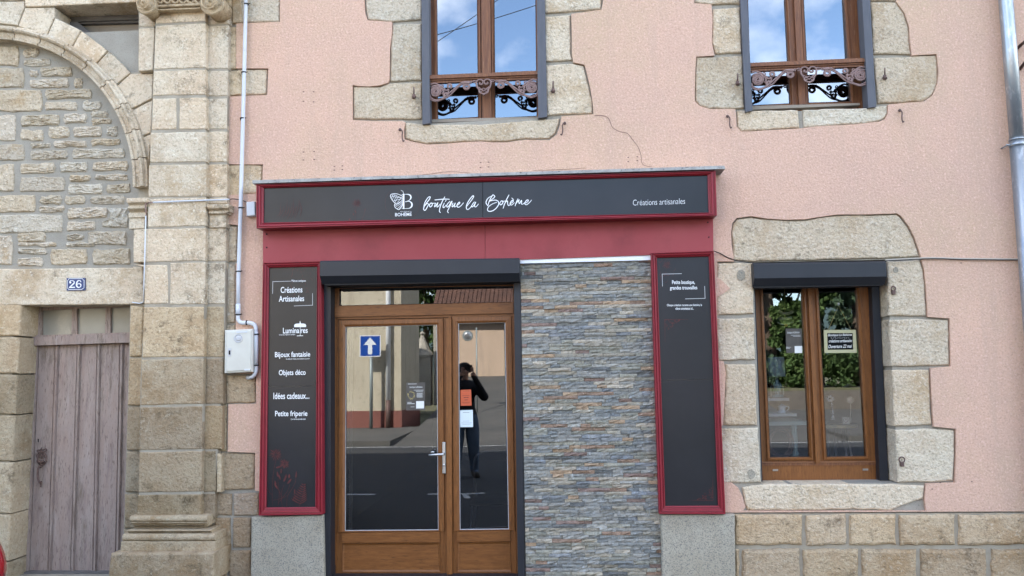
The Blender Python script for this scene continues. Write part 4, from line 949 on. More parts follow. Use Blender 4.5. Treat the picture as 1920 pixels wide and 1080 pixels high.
for k in range(9): s.ribbon([(520+k*5+rs.uniform(-3, 3), 412-rs.uniform(0, 8)), (525+k*5, 400-rs.uniform(0, 10)), (530+k*4+rs.uniform(-4, 4), 380+rs.uniform(-10, 6))], [.3, .9, .2], y-.0003*k)
s.build('flower_print', M['motif'], pn_)

FB = thing('red_fascia_board', 'plain faded red board under the long shop sign', 'board', P(910, 500, 0))
s = MB(); s.px([(493, 428), (909, 414), (909.3, 489), (600, 490), (493, 493)], -.062, .01); s.build('board_panel', M['redboard'], FB)
s = MB(); s.px([(909.9, 414), (1337, 402), (1337.5, 474), (1220, 478), (909.9, 489)], -.062, .01); s.build('board_panel', M['redboard'], FB)
s = MB()
for x, y_ in ((500, 439), (500, 464), (1327, 417), (1329, 444.5)): s.lathe(P(x, y_, -.062), (0, -1, 0), [(.006, 0), (.005, .004), (0, .0045)], 10)
s.build('screw', M['black'], FB)

def side_panel(label, o4, i4, y, seams):
    t = thing('sign_panel_board', label, 'sign', P(o4[3][0], o4[3][1], 0))
    tri('sign_frame', o4, i4, y, t, depth=abs(y)+.01)
    s = MB(); e = 3; q = [(i4[0][0]-e, i4[0][1]+1.3), (i4[1][0]+e, i4[1][1]+1.3), (i4[2][0]+e, i4[2][1]-1.2), (i4[3][0]-e, i4[3][1]-1.2)]
    f = seams
    lm = lambda a, c, u: (a[0]+(c[0]-a[0])*u, a[1]+(c[1]-a[1])*u)
    s.px([q[0], q[1], lm(q[1], q[2], f-.0007), lm(q[0], q[3], f-.0007)], y+.030, y+.04); s.px([lm(q[0], q[3], f+.0007), lm(q[1], q[2], f+.0007), q[2], q[3]], y+.030, y+.04)
    p = s.build('sign_panel', M['panel'], t)
    s = MB(); s.px([(i4[0][0]-e, i4[0][1]-3), (i4[1][0]+e, i4[1][1]-3), (i4[2][0]+e, i4[2][1]+2), (i4[3][0]-e, i4[3][1]+2)], y+.042, y+.07); s.build('backing', M['line'], t)
    return t, p
YL = -.10
oL = [(492.5, 492), (602, 489), (604.5, 965), (485, 967)]; iL = [(502.5, 501.5), (593.3, 499), (589.8, 951.7), (497.2, 952.8)]
tL, pL = side_panel('tall black sign panel in red frame listing Luminaires and Bijoux fantaisie, left of shop door', oL, iL, YL, .495)
y = YL+.0290
s = MB(); B = .012
s.text('Pièces uniques', [(546.7, 524.6), (573.5, 524.1), (573.5, 529.2), (546.7, 529.8)], y, .01)
s.text('Créations', [(526.3, 538.0), (567, 537), (567, 548.5), (526.3, 549.4)], y, B); s.text('Artisanales', [(522.9, 554.8), (570.2, 554.0), (570.2, 564.7), (522.9, 565.9)], y, B)
s.text('Lumina', [(530.6, 614.8), (561, 614.3), (561, 624.6), (530.6, 625.3)], y, B); s.text('res', [(563.9, 617.3), (577, 617), (577, 624.3), (563.9, 624.7)], y, B)
s.text("C'est de sculpter la lumière", [(523.3, 626.6), (553.5, 626), (553.5, 628.9), (523.3, 629.5)], y, .01)
s.text('Bijoux fantaisie', [(515.5, 660.0), (581.6, 658.8), (581.6, 671.6), (515.5, 673)], y, B); s.text("Au-delà de l'éclat, une histoire à porter", [(536, 671.8), (580.8, 671), (580.8, 674.2), (536, 675)], y-.0005, .01)
s.text('Objets déco', [(522.8, 693.6), (573.1, 692.8), (573.1, 706), (522.8, 706.9)], y, B); s.text('Idées cadeaux...', [(512.7, 736.4), (580, 735.8), (580, 747.8), (512.7, 748.4)], y, B)
s.text('Petite friperie', [(515.8, 770.3), (576.3, 769.8), (576.3, 783.2), (515.8, 783.7)], y, B); s.text("L'art de la seconde main", [(545.4, 784.2), (573, 783.9), (573, 787), (545.4, 787.3)], y-.0005, .01)
s.build('lettering', M['white'], pL)
s = MB()
for q in ([(511.2, 550.3), (511.5, 528)], [(511.2, 528), (545.3, 527.2)], [(586, 550.3), (586, 572.5)], [(586.3, 572.3), (551.4, 573.6)]): s.ribbon(q, .9, y, False)
s.build('bracket_line', M['line'], pL)
s = MB(); s.px([(551.4, 611), (552.5, 608), (556, 606.8), (562.7, 606.4), (569.5, 606.7), (573, 607.8), (574, 611), (573.6, 613.2), (551.6, 613.4)], y, y+.0005); s.ribbon([(562.6, 602), (562.9, 606.5)], [.6, 2.6], y, False); s.ribbon([(562.9, 613), (562.9, 629.4)], .7, y, False); s.ribbon([(557, 629.7), (568, 629.4)], 1, y-.001, False)
s.build('lamp_drawing', M['white'], pL)
s = MB(); rs = random.Random(9); Zf = lambda pts: ZZ(pts, 7.714, 490, 820)
f1 = lambda x, y_: Zf([(x, y_)])[0]
for (x, y_, r) in ((210, 245, 95), (335, 385, 75)): c = f1(x, y_); bloom(s, c[0], c[1], r/7.714, y, 24, .8, rs)
for q in ([(215, 320), (180, 480), (160, 700), (160, 980)], [(70, 700), (110, 780), (150, 830)], [(240, 600), (245, 720), (260, 800), (245, 980)], [(330, 690), (295, 780), (290, 900), (305, 1000)], [(500, 580), (490, 650), (440, 750), (380, 850), (365, 1000)], [(410, 690), (370, 790), (300, 880), (240, 960)], [(380, 840), (300, 880), (170, 910)], [(230, 720), (260, 780), (300, 860)], [(550, 990), (600, 860), (625, 680)]): s.ribbon(Zf(q), [.5, .7, .5], y-.0003*rs.randint(1, 9))
for x, y_, L, a, wd in ((500, 585, 13, -1.5, 1.8), (285, 520, 9, -1.5, 2.2), (240, 570, 10, -1.7, 2.4), (275, 610, 10, -1.9, 2.2), (325, 640, 10, -1.2, 2.6), (380, 670, 12, -.9, 2.6), (350, 600, 9, -1.4, 2.4), (400, 590, 8, -1.5, 2.6), (235, 745, 12, -2.1, 2.4), (210, 690, 9, -1.8, 2.2), (480, 820, 10, -1.5, 1.6), (215, 440, 9, -.3, 2.6), (450, 920, 12, -1.0, 1.2)):
    c = f1(x, y_); bud(s, c[0], c[1], L, a, wd, y-.004-.0002*(x % 7))
for k in range(9):
    u = k/8; bx, by = 560+60*u*.9, 960-270*u
    for sg in (-1, 1):
        L = (130-95*u)*(1 if sg < 0 else .8); c = f1(bx, by); e = f1(bx+sg*L, by-L*.62); m_ = f1(bx+sg*L*.55, by-L*.28)
        s.ribbon([c, m_, e], [1.2, 2.4, .3], y-.006-.0003*k)
for k in range(26):   # faint sprays at the top right
    x0, y0 = rs.uniform(545, 588), rs.uniform(505, 560); a = rs.uniform(-2.4, -.6); L = rs.uniform(3, 9)
    s.ribbon([(x0, y0), (x0+L*.5*math.cos(a+.3), y0+L*.5*math.sin(a+.3)), (x0+L*math.cos(a), y0+L*math.sin(a))], [.2, .8, .2], y+.0008-.0001*(k % 8))
s.build('flower_print', M['motif'], pL)
YR = -.10
oR = [(1220.8, 474), (1338.5, 469.7), (1360.6, 964.2), (1236.4, 964)]; iR = [(1232, 482.5), (1330, 480), (1347.6, 949.2), (1248, 949.9)]
tR, pR = side_panel('tall black sign panel in red frame reading Petite boutique, right of slate cladding', oR, iR, YR, .493)
y = YR+.0290
s = MB()
s.text('Petite boutique,', [(1260, 525.6), (1302.7, 525.2), (1302.9, 534.5), (1260.3, 534.9)], y, B); s.text('grandes trouvailles', [(1256, 536.2), (1307.2, 535.6), (1307.4, 544.6), (1256.2, 545.3)], y, B)
s.text('Chaque création raconte une histoire, la', [(1250.4, 570), (1316.2, 569.5), (1316.3, 574.9), (1250.6, 575.4)], y, .01); s.text('vôtre commence ici...', [(1266.2, 576.2), (1301, 575.9), (1301, 580.6), (1266.2, 580.9)], y, .01)
s.build('lettering', M['white'], pR)
s = MB()
for q in ([(1242.2, 536.7), (1241.6, 513.8)], [(1241.3, 513.9), (1277.8, 513.1)], [(1321.2, 536.7), (1322, 559.5)], [(1322.3, 559.3), (1285.1, 560.4)]): s.ribbon(q, .9, y, False)
s.build('bracket_line', M['line'], pR)
s = MB(); rs = random.Random(2)
def corner(cx, cy, sx, sy, L, Hh):
    s.ribbon([(cx, cy), (cx+sx*L, cy)], [1.1, .5], y, False); s.ribbon([(cx, cy), (cx+sx*.6, cy+sy*Hh)], [1.1, .5], y-.0004, False)
    for k in range(26):
        u = rs.random(); v_ = rs.random()*(1-u)*.8
        x0, y0 = cx+sx*(1+u*L*.62), cy+sy*(1+v_*Hh*.7); r = rs.uniform(1.1, 2.6)*(1-.4*u)
        a0 = rs.uniform(0, 6); s.ribbon([(x0+r*(1-k2*.13)*math.cos(a0+k2), y0+r*(1-k2*.13)*math.sin(a0+k2)) for k2 in range(6)], .75, y-.0006-.0002*(k % 9))
corner(1246.5, 599, 1, 1, 44, 42); corner(1337, 938, -1, -1, 46, 44)
for k in range(34):
    x0, y0 = rs.uniform(1234, 1264), rs.uniform(487, 552); a = rs.uniform(-2.4, -.6); L = rs.uniform(3, 10)
    if x0-1234 > (562-y0)*.6: continue
    s.ribbon([(x0, y0), (x0+L*.5*math.cos(a+.3), y0+L*.5*math.sin(a+.3)), (x0+L*math.cos(a), y0+L*math.sin(a))], [.2, .8, .2], y+.0008-.0001*(k % 8))
bloom(s, 1250, 497, 9, y+.0005, 14, .6, rs)
s.build('ornament_print', M['motif'], pR)

# ---------------------------------------------------------------- small things on the facades
s = MB(); y = -.020
s.poly([(q.x, q.z) for q in (P(a, b_, y) for a, b_ in [(125, 521.2), (159.5, 521), (159.2, 544.5), (124.8, 544.8)])], y, -.008)
np_ = s.build('number_plate', M['enamel']); tag(np_, 'blue enamel house number 26 on the lintel above the mauve door', 'number plate')
s = MB(); y -= .0012
ZN = lambda pts: ZZ(pts, 18, 100, 500)
s.ribbon(ZN([(520, 405), (990, 403), (1000, 440), (1040, 465), (1035, 720), (985, 740), (970, 768), (515, 770), (500, 740), (470, 715), (475, 465), (510, 445), (520, 405)]), .9, y, False)
s.ribbon(ZN([(560, 520), (570, 480), (630, 470), (700, 500), (695, 560), (630, 620), (570, 680), (545, 700)]), [2.6, 1.2, 1.4, 2.6, 2.2, 1.2], y-.0005); s.ribbon(ZN([(545, 700), (715, 697)]), 2.2, y-.001, False); s.lathe(P(*ZN([(575, 540)])[0], y), (0, -1, 0), [(.008, 0), (.008, .001)], 12)
s.ribbon(ZN([(930, 510), (900, 470), (850, 470), (800, 520), (785, 600), (800, 670), (860, 700), (920, 670), (930, 620), (900, 580), (850, 575), (805, 600)]), [1.4, 1.2, 2.4, 2.9, 2.4, 1.4, 2.4, 1.6, 1.1], y-.0005)
s.build('numerals', M['chipwhite'], np_)
# iron shutter fittings
def iron(pts3, r, label, cat='shutter stay', name='shutter_stay', grp='shutter stays and pins in the wall', plate=None):
    s = MB(); s.tube(catmull(pts3, 4), r, 7)
    if plate: s.lathe(plate[0], (0, -1, 0), [(plate[1], 0), (plate[1]*.95, .004), (plate[1]*.3, .006), (0, .0062)], 12)
    o_ = s.build(name, M['bracket']); return tag(o_, label, cat, grp)
def gond(px_, py_, lbl):
    c = lambda dx, dy, y: P(px_+dx, py_+dy, y)
    s = MB(); s.tube([c(0, 5, 0), c(0, 5, -.045)], .011, 8); s.tube([c(0, 8, -.045), c(0, 0, -.047)], .013, 8); s.tube([c(0, 0, -.047), c(0, -14, -.047)], [.0065, .005], 8); s.lathe(c(0, 5, -.006), (0, -1, 0), [(.018, 0), (.012, .012)], 10)
    tag(s.build('hinge_pin', M['bracket']), lbl, 'hinge pin', 'iron shutter pins')
gond(776, 177, 'rusty iron shutter pin left of the middle upper window'); gond(1037, 166, 'rusty iron shutter pin right of the middle upper window')
gond(1383, 152, 'rusty iron shutter pin left of the right-hand upper window'); gond(1659, 141, 'rusty iron shutter pin right of the right-hand upper window')
def stay(x, y_, lbl, flip=1):
    c = lambda dx, dy, y: P(x+dx*flip, y_+dy, y)
    iron([c(0, 0, 0), c(0, 0, -.03), c(3, 1, -.045), c(4.5, 5, -.045), c(4, 12, -.045), c(4.5, 18, -.045), c(6, 22, -.045), c(8, 20, -.045)], .005, lbl, plate=(c(0, 0, -.028), .012))
stay(750, 243, 'curled iron shutter stay at the left end of the middle upper window sill'); stay(1059, 231, 'curled iron shutter stay at the right end of the middle upper window sill', -1)
stay(1364, 218, 'curled iron shutter stay below left of the right-hand upper window'); stay(1687, 207, 'painted shutter stay hanging on pink wall below right-hand upper window, right side')
def eye(px_, py_, lbl, r=.016):
    c = P(px_, py_, -.02); s = MB(); s.tube([(c.x+r*math.cos(t), c.y, c.z+r*math.sin(t)) for t in [2*math.pi*k/12 for k in range(12)]], .005, 6, closed=True); s.box(c.x-.012, -.03, c.z-r-.028, c.x+.012, -.006, c.z-r+.004, .003)
    tag(s.build('iron_eye', M['bracket']), lbl, 'iron eye', 'iron eyes beside the lower window')
eye(1675, 541, 'small padlocked iron eye in the upper right jamb of the lower window'); eye(1691, 862, 'rusty iron eye in the lower right jamb block of the lower window', .02)
# balcony rails with scrollwork
def guard(label, L, Rr, yw):
    t = thing('window_guard', label, 'window guard', (L+Rr)*.5-Vector((0, 0, .25)))
    s = MB()
    def bar(dz0, dz1, y0, y1):
        s.add([(a.x, y_, a.z+d) for a in (L, Rr) for y_ in (y0, y1) for d in (dz0, dz1)], [[0, 1, 3, 2], [4, 6, 7, 5], [0, 4, 5, 1], [2, 3, 7, 6], [0, 2, 6, 4], [1, 5, 7, 3]])
    bar(.0, .012, -.008, .05); bar(-.022, -.0005, -.018, .055); bar(-.034, -.0225, -.004, .045); bar(-.05, -.0345, .006, .04)
    s.build('top_rail', M['oldwood'], t)
    s = MB(); C_ = (L+Rr)*.5; hw = (Rr-L).length/2-.004; dx = (Rr-L).normalized()
    def pt(x, y_, sg, off=0): u = (1020-x)/930; return C_-dx*(u*hw*sg)+Vector((0, .012+off, -.05-(y_-305)/930*hw))
    def st(pts, r, sg, off=0): r = r*1.3; s.tube([pt(q.x, q.y, sg, off) for q in catmull(pts, 4)], r, 6)
    def spiral(cx, cy, r, a0, turns, sg, rad_, dirn=1, k_=.22):
        n = int(turns*12); rad_ = rad_*1.3; s.tube([pt(cx+r*(1-k_*i/12)*math.cos(a0+dirn*i*math.pi/6), cy+r*(1-k_*i/12)*math.sin(a0+dirn*i*math.pi/6), sg) for i in range(n) if 1-k_*i/12 > .12], rad_, 6)
    for sg in (1, -1):
        spiral(190, 465, 105, -2.6, 3.4, sg, .0062, 1, .27); spiral(190, 465, 70, .4, 2.2, sg, .0048, -1, .3)
        st([(88, 520), (110, 580), (200, 622), (300, 598), (400, 525), (560, 395), (620, 345), (700, 318), (790, 325)], .0055, sg); st([(88, 545), (110, 610), (210, 640), (320, 600), (420, 560), (570, 410), (640, 362), (720, 335)], .005, sg)
        st([(95, 345), (170, 325), (230, 350), (290, 420), (370, 455), (430, 450)], .0058, sg); st([(230, 340), (300, 390), (350, 430)], .005, sg)
        spiral(428, 380, 48, 1.4, 2.0, sg, .0045, -1, .33); spiral(305, 365, 22, 0, 1.3, sg, .0035, 1, .3); spiral(360, 535, 45, -1.6, 2.0, sg, .005, 1, .33)
        st([(300, 520), (330, 480), (310, 450)], .006, sg); st([(330, 590), (390, 545), (410, 480), (400, 430)], .005, sg)
        spiral(728, 400, 62, -2.3, 2.2, sg, .005, -1, .30); st([(640, 330), (690, 330), (760, 340), (800, 320), (790, 350)], .0075, sg)
        st([(820, 320), (860, 305), (900, 315), (880, 335), (840, 335)], .0045, sg)
        st([(1020, 545), (955, 520), (940, 470), (905, 410), (895, 340), (925, 295), (985, 295), (1012, 335), (985, 375), (950, 365), (955, 335)], .0058, sg); st([(1020, 500), (985, 470), (950, 470), (945, 500), (975, 515), (985, 495)], .0045, sg); st([(1020, 440), (985, 460), (930, 420)], .004, sg)
    st([(1020, 540), (1020, 565)], .007, 1); st([(1020, 345), (1020, 310)], .006, 1)
    s.build('scrollwork', M['castiron'], t)
guard('rusty scrollwork window guard across the middle upper window', P(804.5, 142.5, -.02), P(1009, 134, -.02), 0)
guard('rusty scrollwork window guard across the right-hand upper window, under reflected clouds', P(1407, 119.5, -.02), P(1626, 110, -.02), 0)
# pipes and cables
s = MB(); yy = -.055
pp = [P(462.5, -120, yy), P(461, 0, yy), P(458.5, 120, yy), P(455, 250, yy), P(451.5, 380, yy), P(447, 525, yy), P(446.5, 585, yy)]
s.tube(pp, .0155, 12); s.tube([P(446.5, 570, yy), P(446.5, 592, yy)], .0185, 12)
s.tube(catmull([P(446.5, 590, yy), P(447, 600, yy), P(453, 605, yy), P(463, 605, yy), P(474, 607, yy), P(479.5, 613, yy), P(480.5, 625, yy)], 5), .0155, 12)
s.tube([P(480.3, 622, yy), P(480.5, 650, yy), P(480.5, 684, yy)], .017, 12); s.tube(catmull([P(480.5, 682, yy), P(480.5, 694, yy), P(477, 703, yy), P(470, 708, yy+.02), P(464, 708, .0)], 5), .0145, 12)
wp = s.build('downpipe', M['pipe']); tag(wp, 'slim pale grey plastic pipe running down beside the meter box', 'pipe')
s = MB()
for x, y_ in ((462, 8), (457.3, 136), (454.5, 222), (451.5, 390), (447.2, 509), (446.5, 590), (463, 605), (480.5, 627), (480.5, 685)):
    c = P(x, y_, yy)
    if x > 460 and y_ > 600 and x < 470: s.lathe(c-Vector((.004, 0, 0)), (1, 0, 0), [(.0195, 0), (.0195, .008)], 14)
    else: s.lathe(c-Vector((0, 0, .004)), (0, 0, 1), [(.0195, 0), (.0195, .009)], 14)
    if y_ < 600: s.tube([c+Vector((-.015, .0, 0)), c+Vector((-.03, .04, 0)), c+Vector((-.032, .06, 0))], .004, 6); s.tube([c+Vector((.015, 0, .002)), c+Vector((.03, .0, .004))], .004, 6)
s.build('pipe_clip', M['black'], wp)
s = MB(); c = P(1898, 150, -.10); xt = c.x
s.tube([(xt-.03, -.10, 9.85), (xt, -.10, 4), (xt, -.10, P(1908, 262, -.10).z)], .049, 20); z0 = P(1908, 262, -.1).z
s.tube([(xt, -.10, z0), (xt, -.10, 0)], .0525, 20); s.tube([(xt, -.10, z0+.006), (xt, -.10, z0-.006)], .0555, 20)
zp = s.build('downpipe', M['zinc']); tag(zp, 'wide galvanised steel rainwater pipe at the right end of the pink wall', 'pipe')
s = MB(); s.lathe((xt, -.10, z0-.05), (0, 0, 1), [(.053, 0), (.0575, .002), (.0575, .02), (.053, .022)], 20); s.tube([(xt-.05, -.11, z0-.04), (xt-.085, -.11, z0-.04)], .007, 8); s.tube([(xt-.07, -.11, z0-.04), (xt-.07, 0, z0-.04)], .006, 8); s.build('pipe_bracket', M['zinc'], zp)
def single(name, m, label, cat, fn, grp=None):
    s = MB(); fn(s); return tag(s.build(name, M[m]), label, cat, grp)
single('conduit', 'pipe', 'thin grey conduit running across the pilaster at impost height', 'conduit', lambda s: s.tube([P(287, 379.5, -.135), P(340, 377, -.135), P(430, 374, -.10)], .0062, 8))
single('conduit', 'castiron', 'thin brown cable dropping from the impost to the mauve door head', 'cable', lambda s: (s.tube(catmull([P(288, 379.5, -.135), P(277, 380, -.135), P(273, 385, -.13), P(274, 400, -.125)], 4), .005, 8), s.tube([P(274, 400, -.125), P(273, 420, -.125)], .0035, 6)))
single('conduit', 'pipe', 'thin pale conduit falling vertically left of the pilaster towards the lintel', 'conduit', lambda s: s.tube([P(273.5, 405, -.125), P(271, 500, -.125), P(269.5, 537, -.125), P(269.5, 566, -.04), P(262, 569, -.03), P(248, 567, -.03)], .005, 8))
s = MB(); s.tube(catmull([P(430, 374, -.05), P(437, 373, -.05), P(446, 374, -.05), P(458, 377, -.04), P(464, 381, -.05)], 4), .0035, 6); tag(s.build('cable', M['cable']), 'short black cable entering the little grey junction box', 'cable')
s = MB(); q = [(461.5, 378.5), (477.5, 377.5), (478, 404), (462, 405)]; s.stone(q, -.065, .01, .006, 0, 1, ptint=(1, 1, 1)); jb = s.build('junction_box', M['pipe']); tag(jb, 'small grey junction box at the left end of the long shop sign', 'junction box')
MBX = thing('meter_box', 'ivory plastic electricity meter box on the wall between pilaster and left sign panel', 'meter box', P(447, 700, 0))
q = [(421.5, 619), (474, 616.5), (473.3, 697.5), (420.5, 700)]
s = MB(); s.stone(q, -.10, .01, .006, 0, 1, ptint=(1, 1, 1)); s.build('case', M['meter'], MBX)
s = MB(); s.stone([(424.5, 622.5), (470.5, 620.3), (470, 694), (423.8, 696.5)], -.108, -.099, .004, 0, 1, ptint=(1.08, 1.08, 1.08)); dr = s.build('cover', M['meter'], MBX)
s = MB(); s.lathe(P(447, 634.5, -.108), (0, -1, 0), [(.034, 0), (.034, .003), (.029, .004), (.028, .001), (.019, .001), (.018, .006), (.012, .007), (0, .007)], 24); s.build('round_label', M['line'], dr)
s = MB(); s.px([(427.5, 653), (433, 652.7), (433, 668), (427.5, 668.3)], -.112, -.107); s.build('lock_plate', M['line'], dr); s = MB(); s.px([(428.8, 657), (431.8, 657), (431.8, 665), (428.8, 665)], -.114, -.1125); s.build('latch', M['black'], dr)
s = MB(); s.px([(443, 621.6), (463, 620.6), (463, 623.4), (443, 624.4)], -.112, -.107); s.px([(458, 692), (469, 691.5), (469, 694.5), (458, 695)], -.112, -.107); s.build('hinge', M['pipe'], dr)
single('cable', 'cable', 'thin black cable sagging from the red fascia board to the lower window shutter box', 'cable', lambda s: s.tube(catmull([P(1338, 470.5, -.07), P(1350, 475, -.03), P(1365, 483, -.02), P(1380, 488, -.02), P(1398, 491.5, -.02), P(1414, 493, -.02)], 4), .004, 6))
single('cable', 'beigecable', 'beige cable clipped along the pink wall from shutter box to downpipe', 'cable', lambda s: s.tube(catmull([P(1660, 488, -.024), P(1690, 486, -.024), P(1713, 485, -.024), P(1740, 483.5, -.028), P(1770, 484, -.024), P(1800, 485, -.028), P(1840, 485.5, -.024), P(1880, 486, -.026), P(1912, 486, -.026)], 5), .0055, 6))
single('cable', 'cable', 'black cable twisted beside the beige cable on the pink wall', 'cable', lambda s: s.tube(catmull([P(1660, 489, -.035), P(1700, 487.2, -.037), P(1730, 485.8, -.035), P(1760, 485, -.037), P(1800, 486.5, -.037), P(1850, 487, -.035), P(1912, 487.5, -.035)], 5), .0035, 6))
def brk(s):
    for a, c in (((1908, 90), (1924, 76)), ((1912, 130), (1926, 112))): s.tube([P(*a, -.02), P(*c, -.12)], .012, 8); s.tube([P(c[0], c[1], -.12), P(c[0]+30, c[1]-1, -.12)], .01, 8)
single('wall_bracket', 'bracket', 'dark iron bracket ends poking out past the galvanised pipe', 'bracket', brk)
# ---------------------------------------------------------------- papers and the things behind the glass
def sheet(px4, y, m, name, label, cat, inner=None):
    s = MB(); s.px(px4, y, y+.0015); o_ = s.build(name, M[m]); return tag(o_, label, cat)
W('orangepaper', (.55, .12, .055), rough=.7); W('whitepaper', (.66, .74, .78), rough=.6); W('darkcard', (.07, .065, .06), rough=.4, var=(.10, .09, .08), vscale=20); W('ink', (.16, .05, .04), rough=.8); W('greyink', (.25, .27, .29), rough=.8)
W('straw', (.42, .34, .14), rough=.9); W('chalk', (.75, .76, .74), rough=.9); W('palewood', (.46, .44, .27), rough=.6); W('slateboard', (.018, .022, .024), rough=.6)
yP = YD+.026
fl = sheet([(761.8, 717.5), (797.2, 717), (796.8, 769), (761.5, 769.5)], yP, 'darkcard', 'flyer', 'dark printed flyer with a straw wreath stuck inside the left door pane', 'flyer')
s = MB(); y = yP-.001
s.text('boutique la Bohème', [(768, 724.3), (792, 723.8), (792, 728), (768, 728.5)], y, .0, .3)
for a, c, z_, w_ in ((765, 781, 720, .6), (776, 794, 731.5, .5), (780, 793, 733.5, .7), (764, 772, 754.5, .6), (764, 777, 757, .9), (770, 777, 763, .5)): s.ribbon([(a, z_), (c, z_-.2)], w_, y-.0004, False)
for k in range(8): s.ribbon([(781+(k % 2), 737+k*1.15), (793-(k % 3), 736.8+k*1.15)], .4, y-.0005, False)
s.px([(780.3, 752.2), (795, 752), (794.8, 765.7), (780.2, 765.9)], y-.0006, y); s.build('flyer_print', M['chalk'], fl)
s = MB(); rs = random.Random(1)
for k in range(40): t = rs.uniform(0, 6.3); r = rs.uniform(4.2, 6.4); s.ribbon([(771+r*math.cos(t), 741+r*1.15*math.sin(t)), (771+(r+1.2)*math.cos(t+.4), 741+(r+1.2)*1.15*math.sin(t+.4))], .5, y-.0001*k, False)
s.build('flyer_wreath', M['straw'], fl)
yR_ = YD+.026
rp = sheet([(863.4, 731.2), (883.2, 730.3), (884.2, 760.3), (863.8, 761)], yR_, 'orangepaper', 'notice', 'orange-red paper notice stuck on the right door pane', 'notice')
s = MB()
for a, c, z_, w_ in ((868, 880, 733.5, .35), (867, 880, 742, .6), (870, 873.5, 745.5, 1.3), (875, 878, 745.4, 1.3), (871, 877, 750, 1.0), (866, 881, 754.5, .5), (868, 880, 756, .4)): s.ribbon([(a, z_), (c, z_-.3)], w_, yR_-.0008, False)
s.build('print', M['ink'], rp)
wpn = sheet([(862.3, 769.3), (886.6, 768.6), (887, 800.6), (862.8, 801)], yR_, 'whitepaper', 'notice', 'white paper notice stuck below the orange one on the right door pane', 'notice')
s = MB()
for a, c, z_, w_ in ((868, 880, 773.4, .8), (868, 880, 789.6, .5), (865, 884.5, 793, .5), (867, 882, 795.5, .5)): s.ribbon([(a, z_), (c, z_-.2)], w_, yR_-.0008, False)
s.build('print', M['greyink'], wpn)
# lower window display
YI = YW3+.35
CB = thing('chalkboard', 'small hanging chalkboard with handwritten opening notice in pale wooden frame behind glass', 'chalkboard', P(1576, 662, YW3+.10))
yc = YW3+.016
cb4 = [(1544.5, 618.5), (1604.5, 618.5), (1606.8, 661.5), (1546, 662)]; ci4 = [(1551, 624.5), (1599, 624.5), (1600, 655.5), (1552, 656)]
s = MB(); s.frame(cb4, ci4, [(0, yc+.012), (0, yc), (1, yc), (1, yc+.012)], yc); s.build('frame', M['palewood'], CB)
s = MB(); s.px([(1550, 624), (1600, 624), (1601, 656.5), (1551, 657)], yc+.004, yc+.008); bd = s.build('board', M['slateboard'], CB)
s = MB(); yy = yc+.003
s.text('Boutique La Bohème', [(1552.5, 625.8), (1597.5, 625.2), (1597.5, 631), (1552.5, 632)], yy, .012, .35); s.text('créations artisanales', [(1554, 636.3), (1598, 635.6), (1598, 641.3), (1554, 642.3)], yy, .012, .35); s.text('Ouverture 22 mai', [(1553, 646.4), (1597.5, 645.5), (1597.5, 652), (1553, 653)], yy, .014, .35)
for k in range(9): s.ribbon([(1558+k*4, 633.2+(k % 2)), (1560+k*4, 634.2-(k % 2))], .5, yy, False)
s.build('chalk_lettering', M['chalk'], bd)
s = MB(); s.tube([P(1552.5, 621, yc), P(1572, 573, yc+.006), P(1597.5, 621, yc)], .0016, 5); s.build('cord', M['straw'], CB); s = MB(); s.lathe(P(1572, 570, yc+.006), (0, -1, 0), [(.012, -.006), (.012, 0), (.004, .006), (0, .007)], 12); s.build('suction_hook', M['line'], CB)
DM = thing('driftwood_mobile', 'hanging mobile of three driftwood sticks in the lower window', 'mobile', P(1471, 612, YI))
W('driftwood', (.48, .50, .42), rough=.9, var=(.34, .33, .26), vscale=30)
for pts, r in (([(1459, 582), (1465, 586), (1474, 588), (1481, 587), (1487, 584)], .012), ([(1460, 597.5), (1472, 597.5), (1485, 596)], .011), ([(1457, 604), (1463, 607), (1472, 608.5), (1480, 606), (1488, 604.5)], .006)):
    s = MB(); s.tube(catmull([P(a, c, YI) for a, c in pts], 4), [r*.7]+[r]*(len(catmull([P(a, c, YI) for a, c in pts], 4))-2)+[r*.6], 8); s.build('stick', M['driftwood'], DM)
s = MB(); s.tube([P(1471, 540, YI), P(1472, 612, YI)], .002, 5); s.build('string', M['straw'], DM); s = MB(); s.lathe(P(1473.5, 613, YI), (0, 0, 1), [(.004, 0), (.014, .006), (.014, .02), (.004, .026)], 10)
W('bead', (.62, .34, .06), rough=.4); s.build('bead', M['bead'], DM)
fl2 = sheet([(1473, 616), (1503.5, 616), (1504, 662), (1474.5, 662)], yc, 'darkcard', 'flyer', 'dark printed flyer with a pale sticker inside the left pane of the lower window', 'flyer')
s = MB(); s.text('boutique la Bohème', [(1476, 621.5), (1499, 621), (1499, 626), (1476, 626.5)], yc-.001, .0, .3); s.px([(1490, 649), (1504, 648.7), (1504.3, 662), (1490.2, 662)], yc-.002, yc-.0005)
for a, c, z_ in ((1483, 1501, 628.5), (1487, 1501, 630.5), (1474, 1483, 651), (1474, 1481, 653)): s.ribbon([(a, z_), (c, z_)], .5, yc-.001, False)
s.build('flyer_print', M['chalk'], fl2)
LP = thing('table_lamp', 'pale blue fabric table lamp behind the left pane of the lower window', 'lamp', P(1455, 745, YI+.1))
W('shade', (.55, .70, .76), rough=.9, var=(.48, .62, .68), vscale=20, bump=.3); W('teal', (.28, .42, .42), rough=.6, var=(.23, .35, .36), vscale=4); W('whitewood', (.62, .67, .66), rough=.6, var=(.52, .57, .56), vscale=6)
c = P(1456, 706, YI+.1); s = MB(); s.lathe(c, (0, 0, 1), [(.072, 0), (.066, .16)], 24); s.build('lamp_shade', M['shade'], LP)
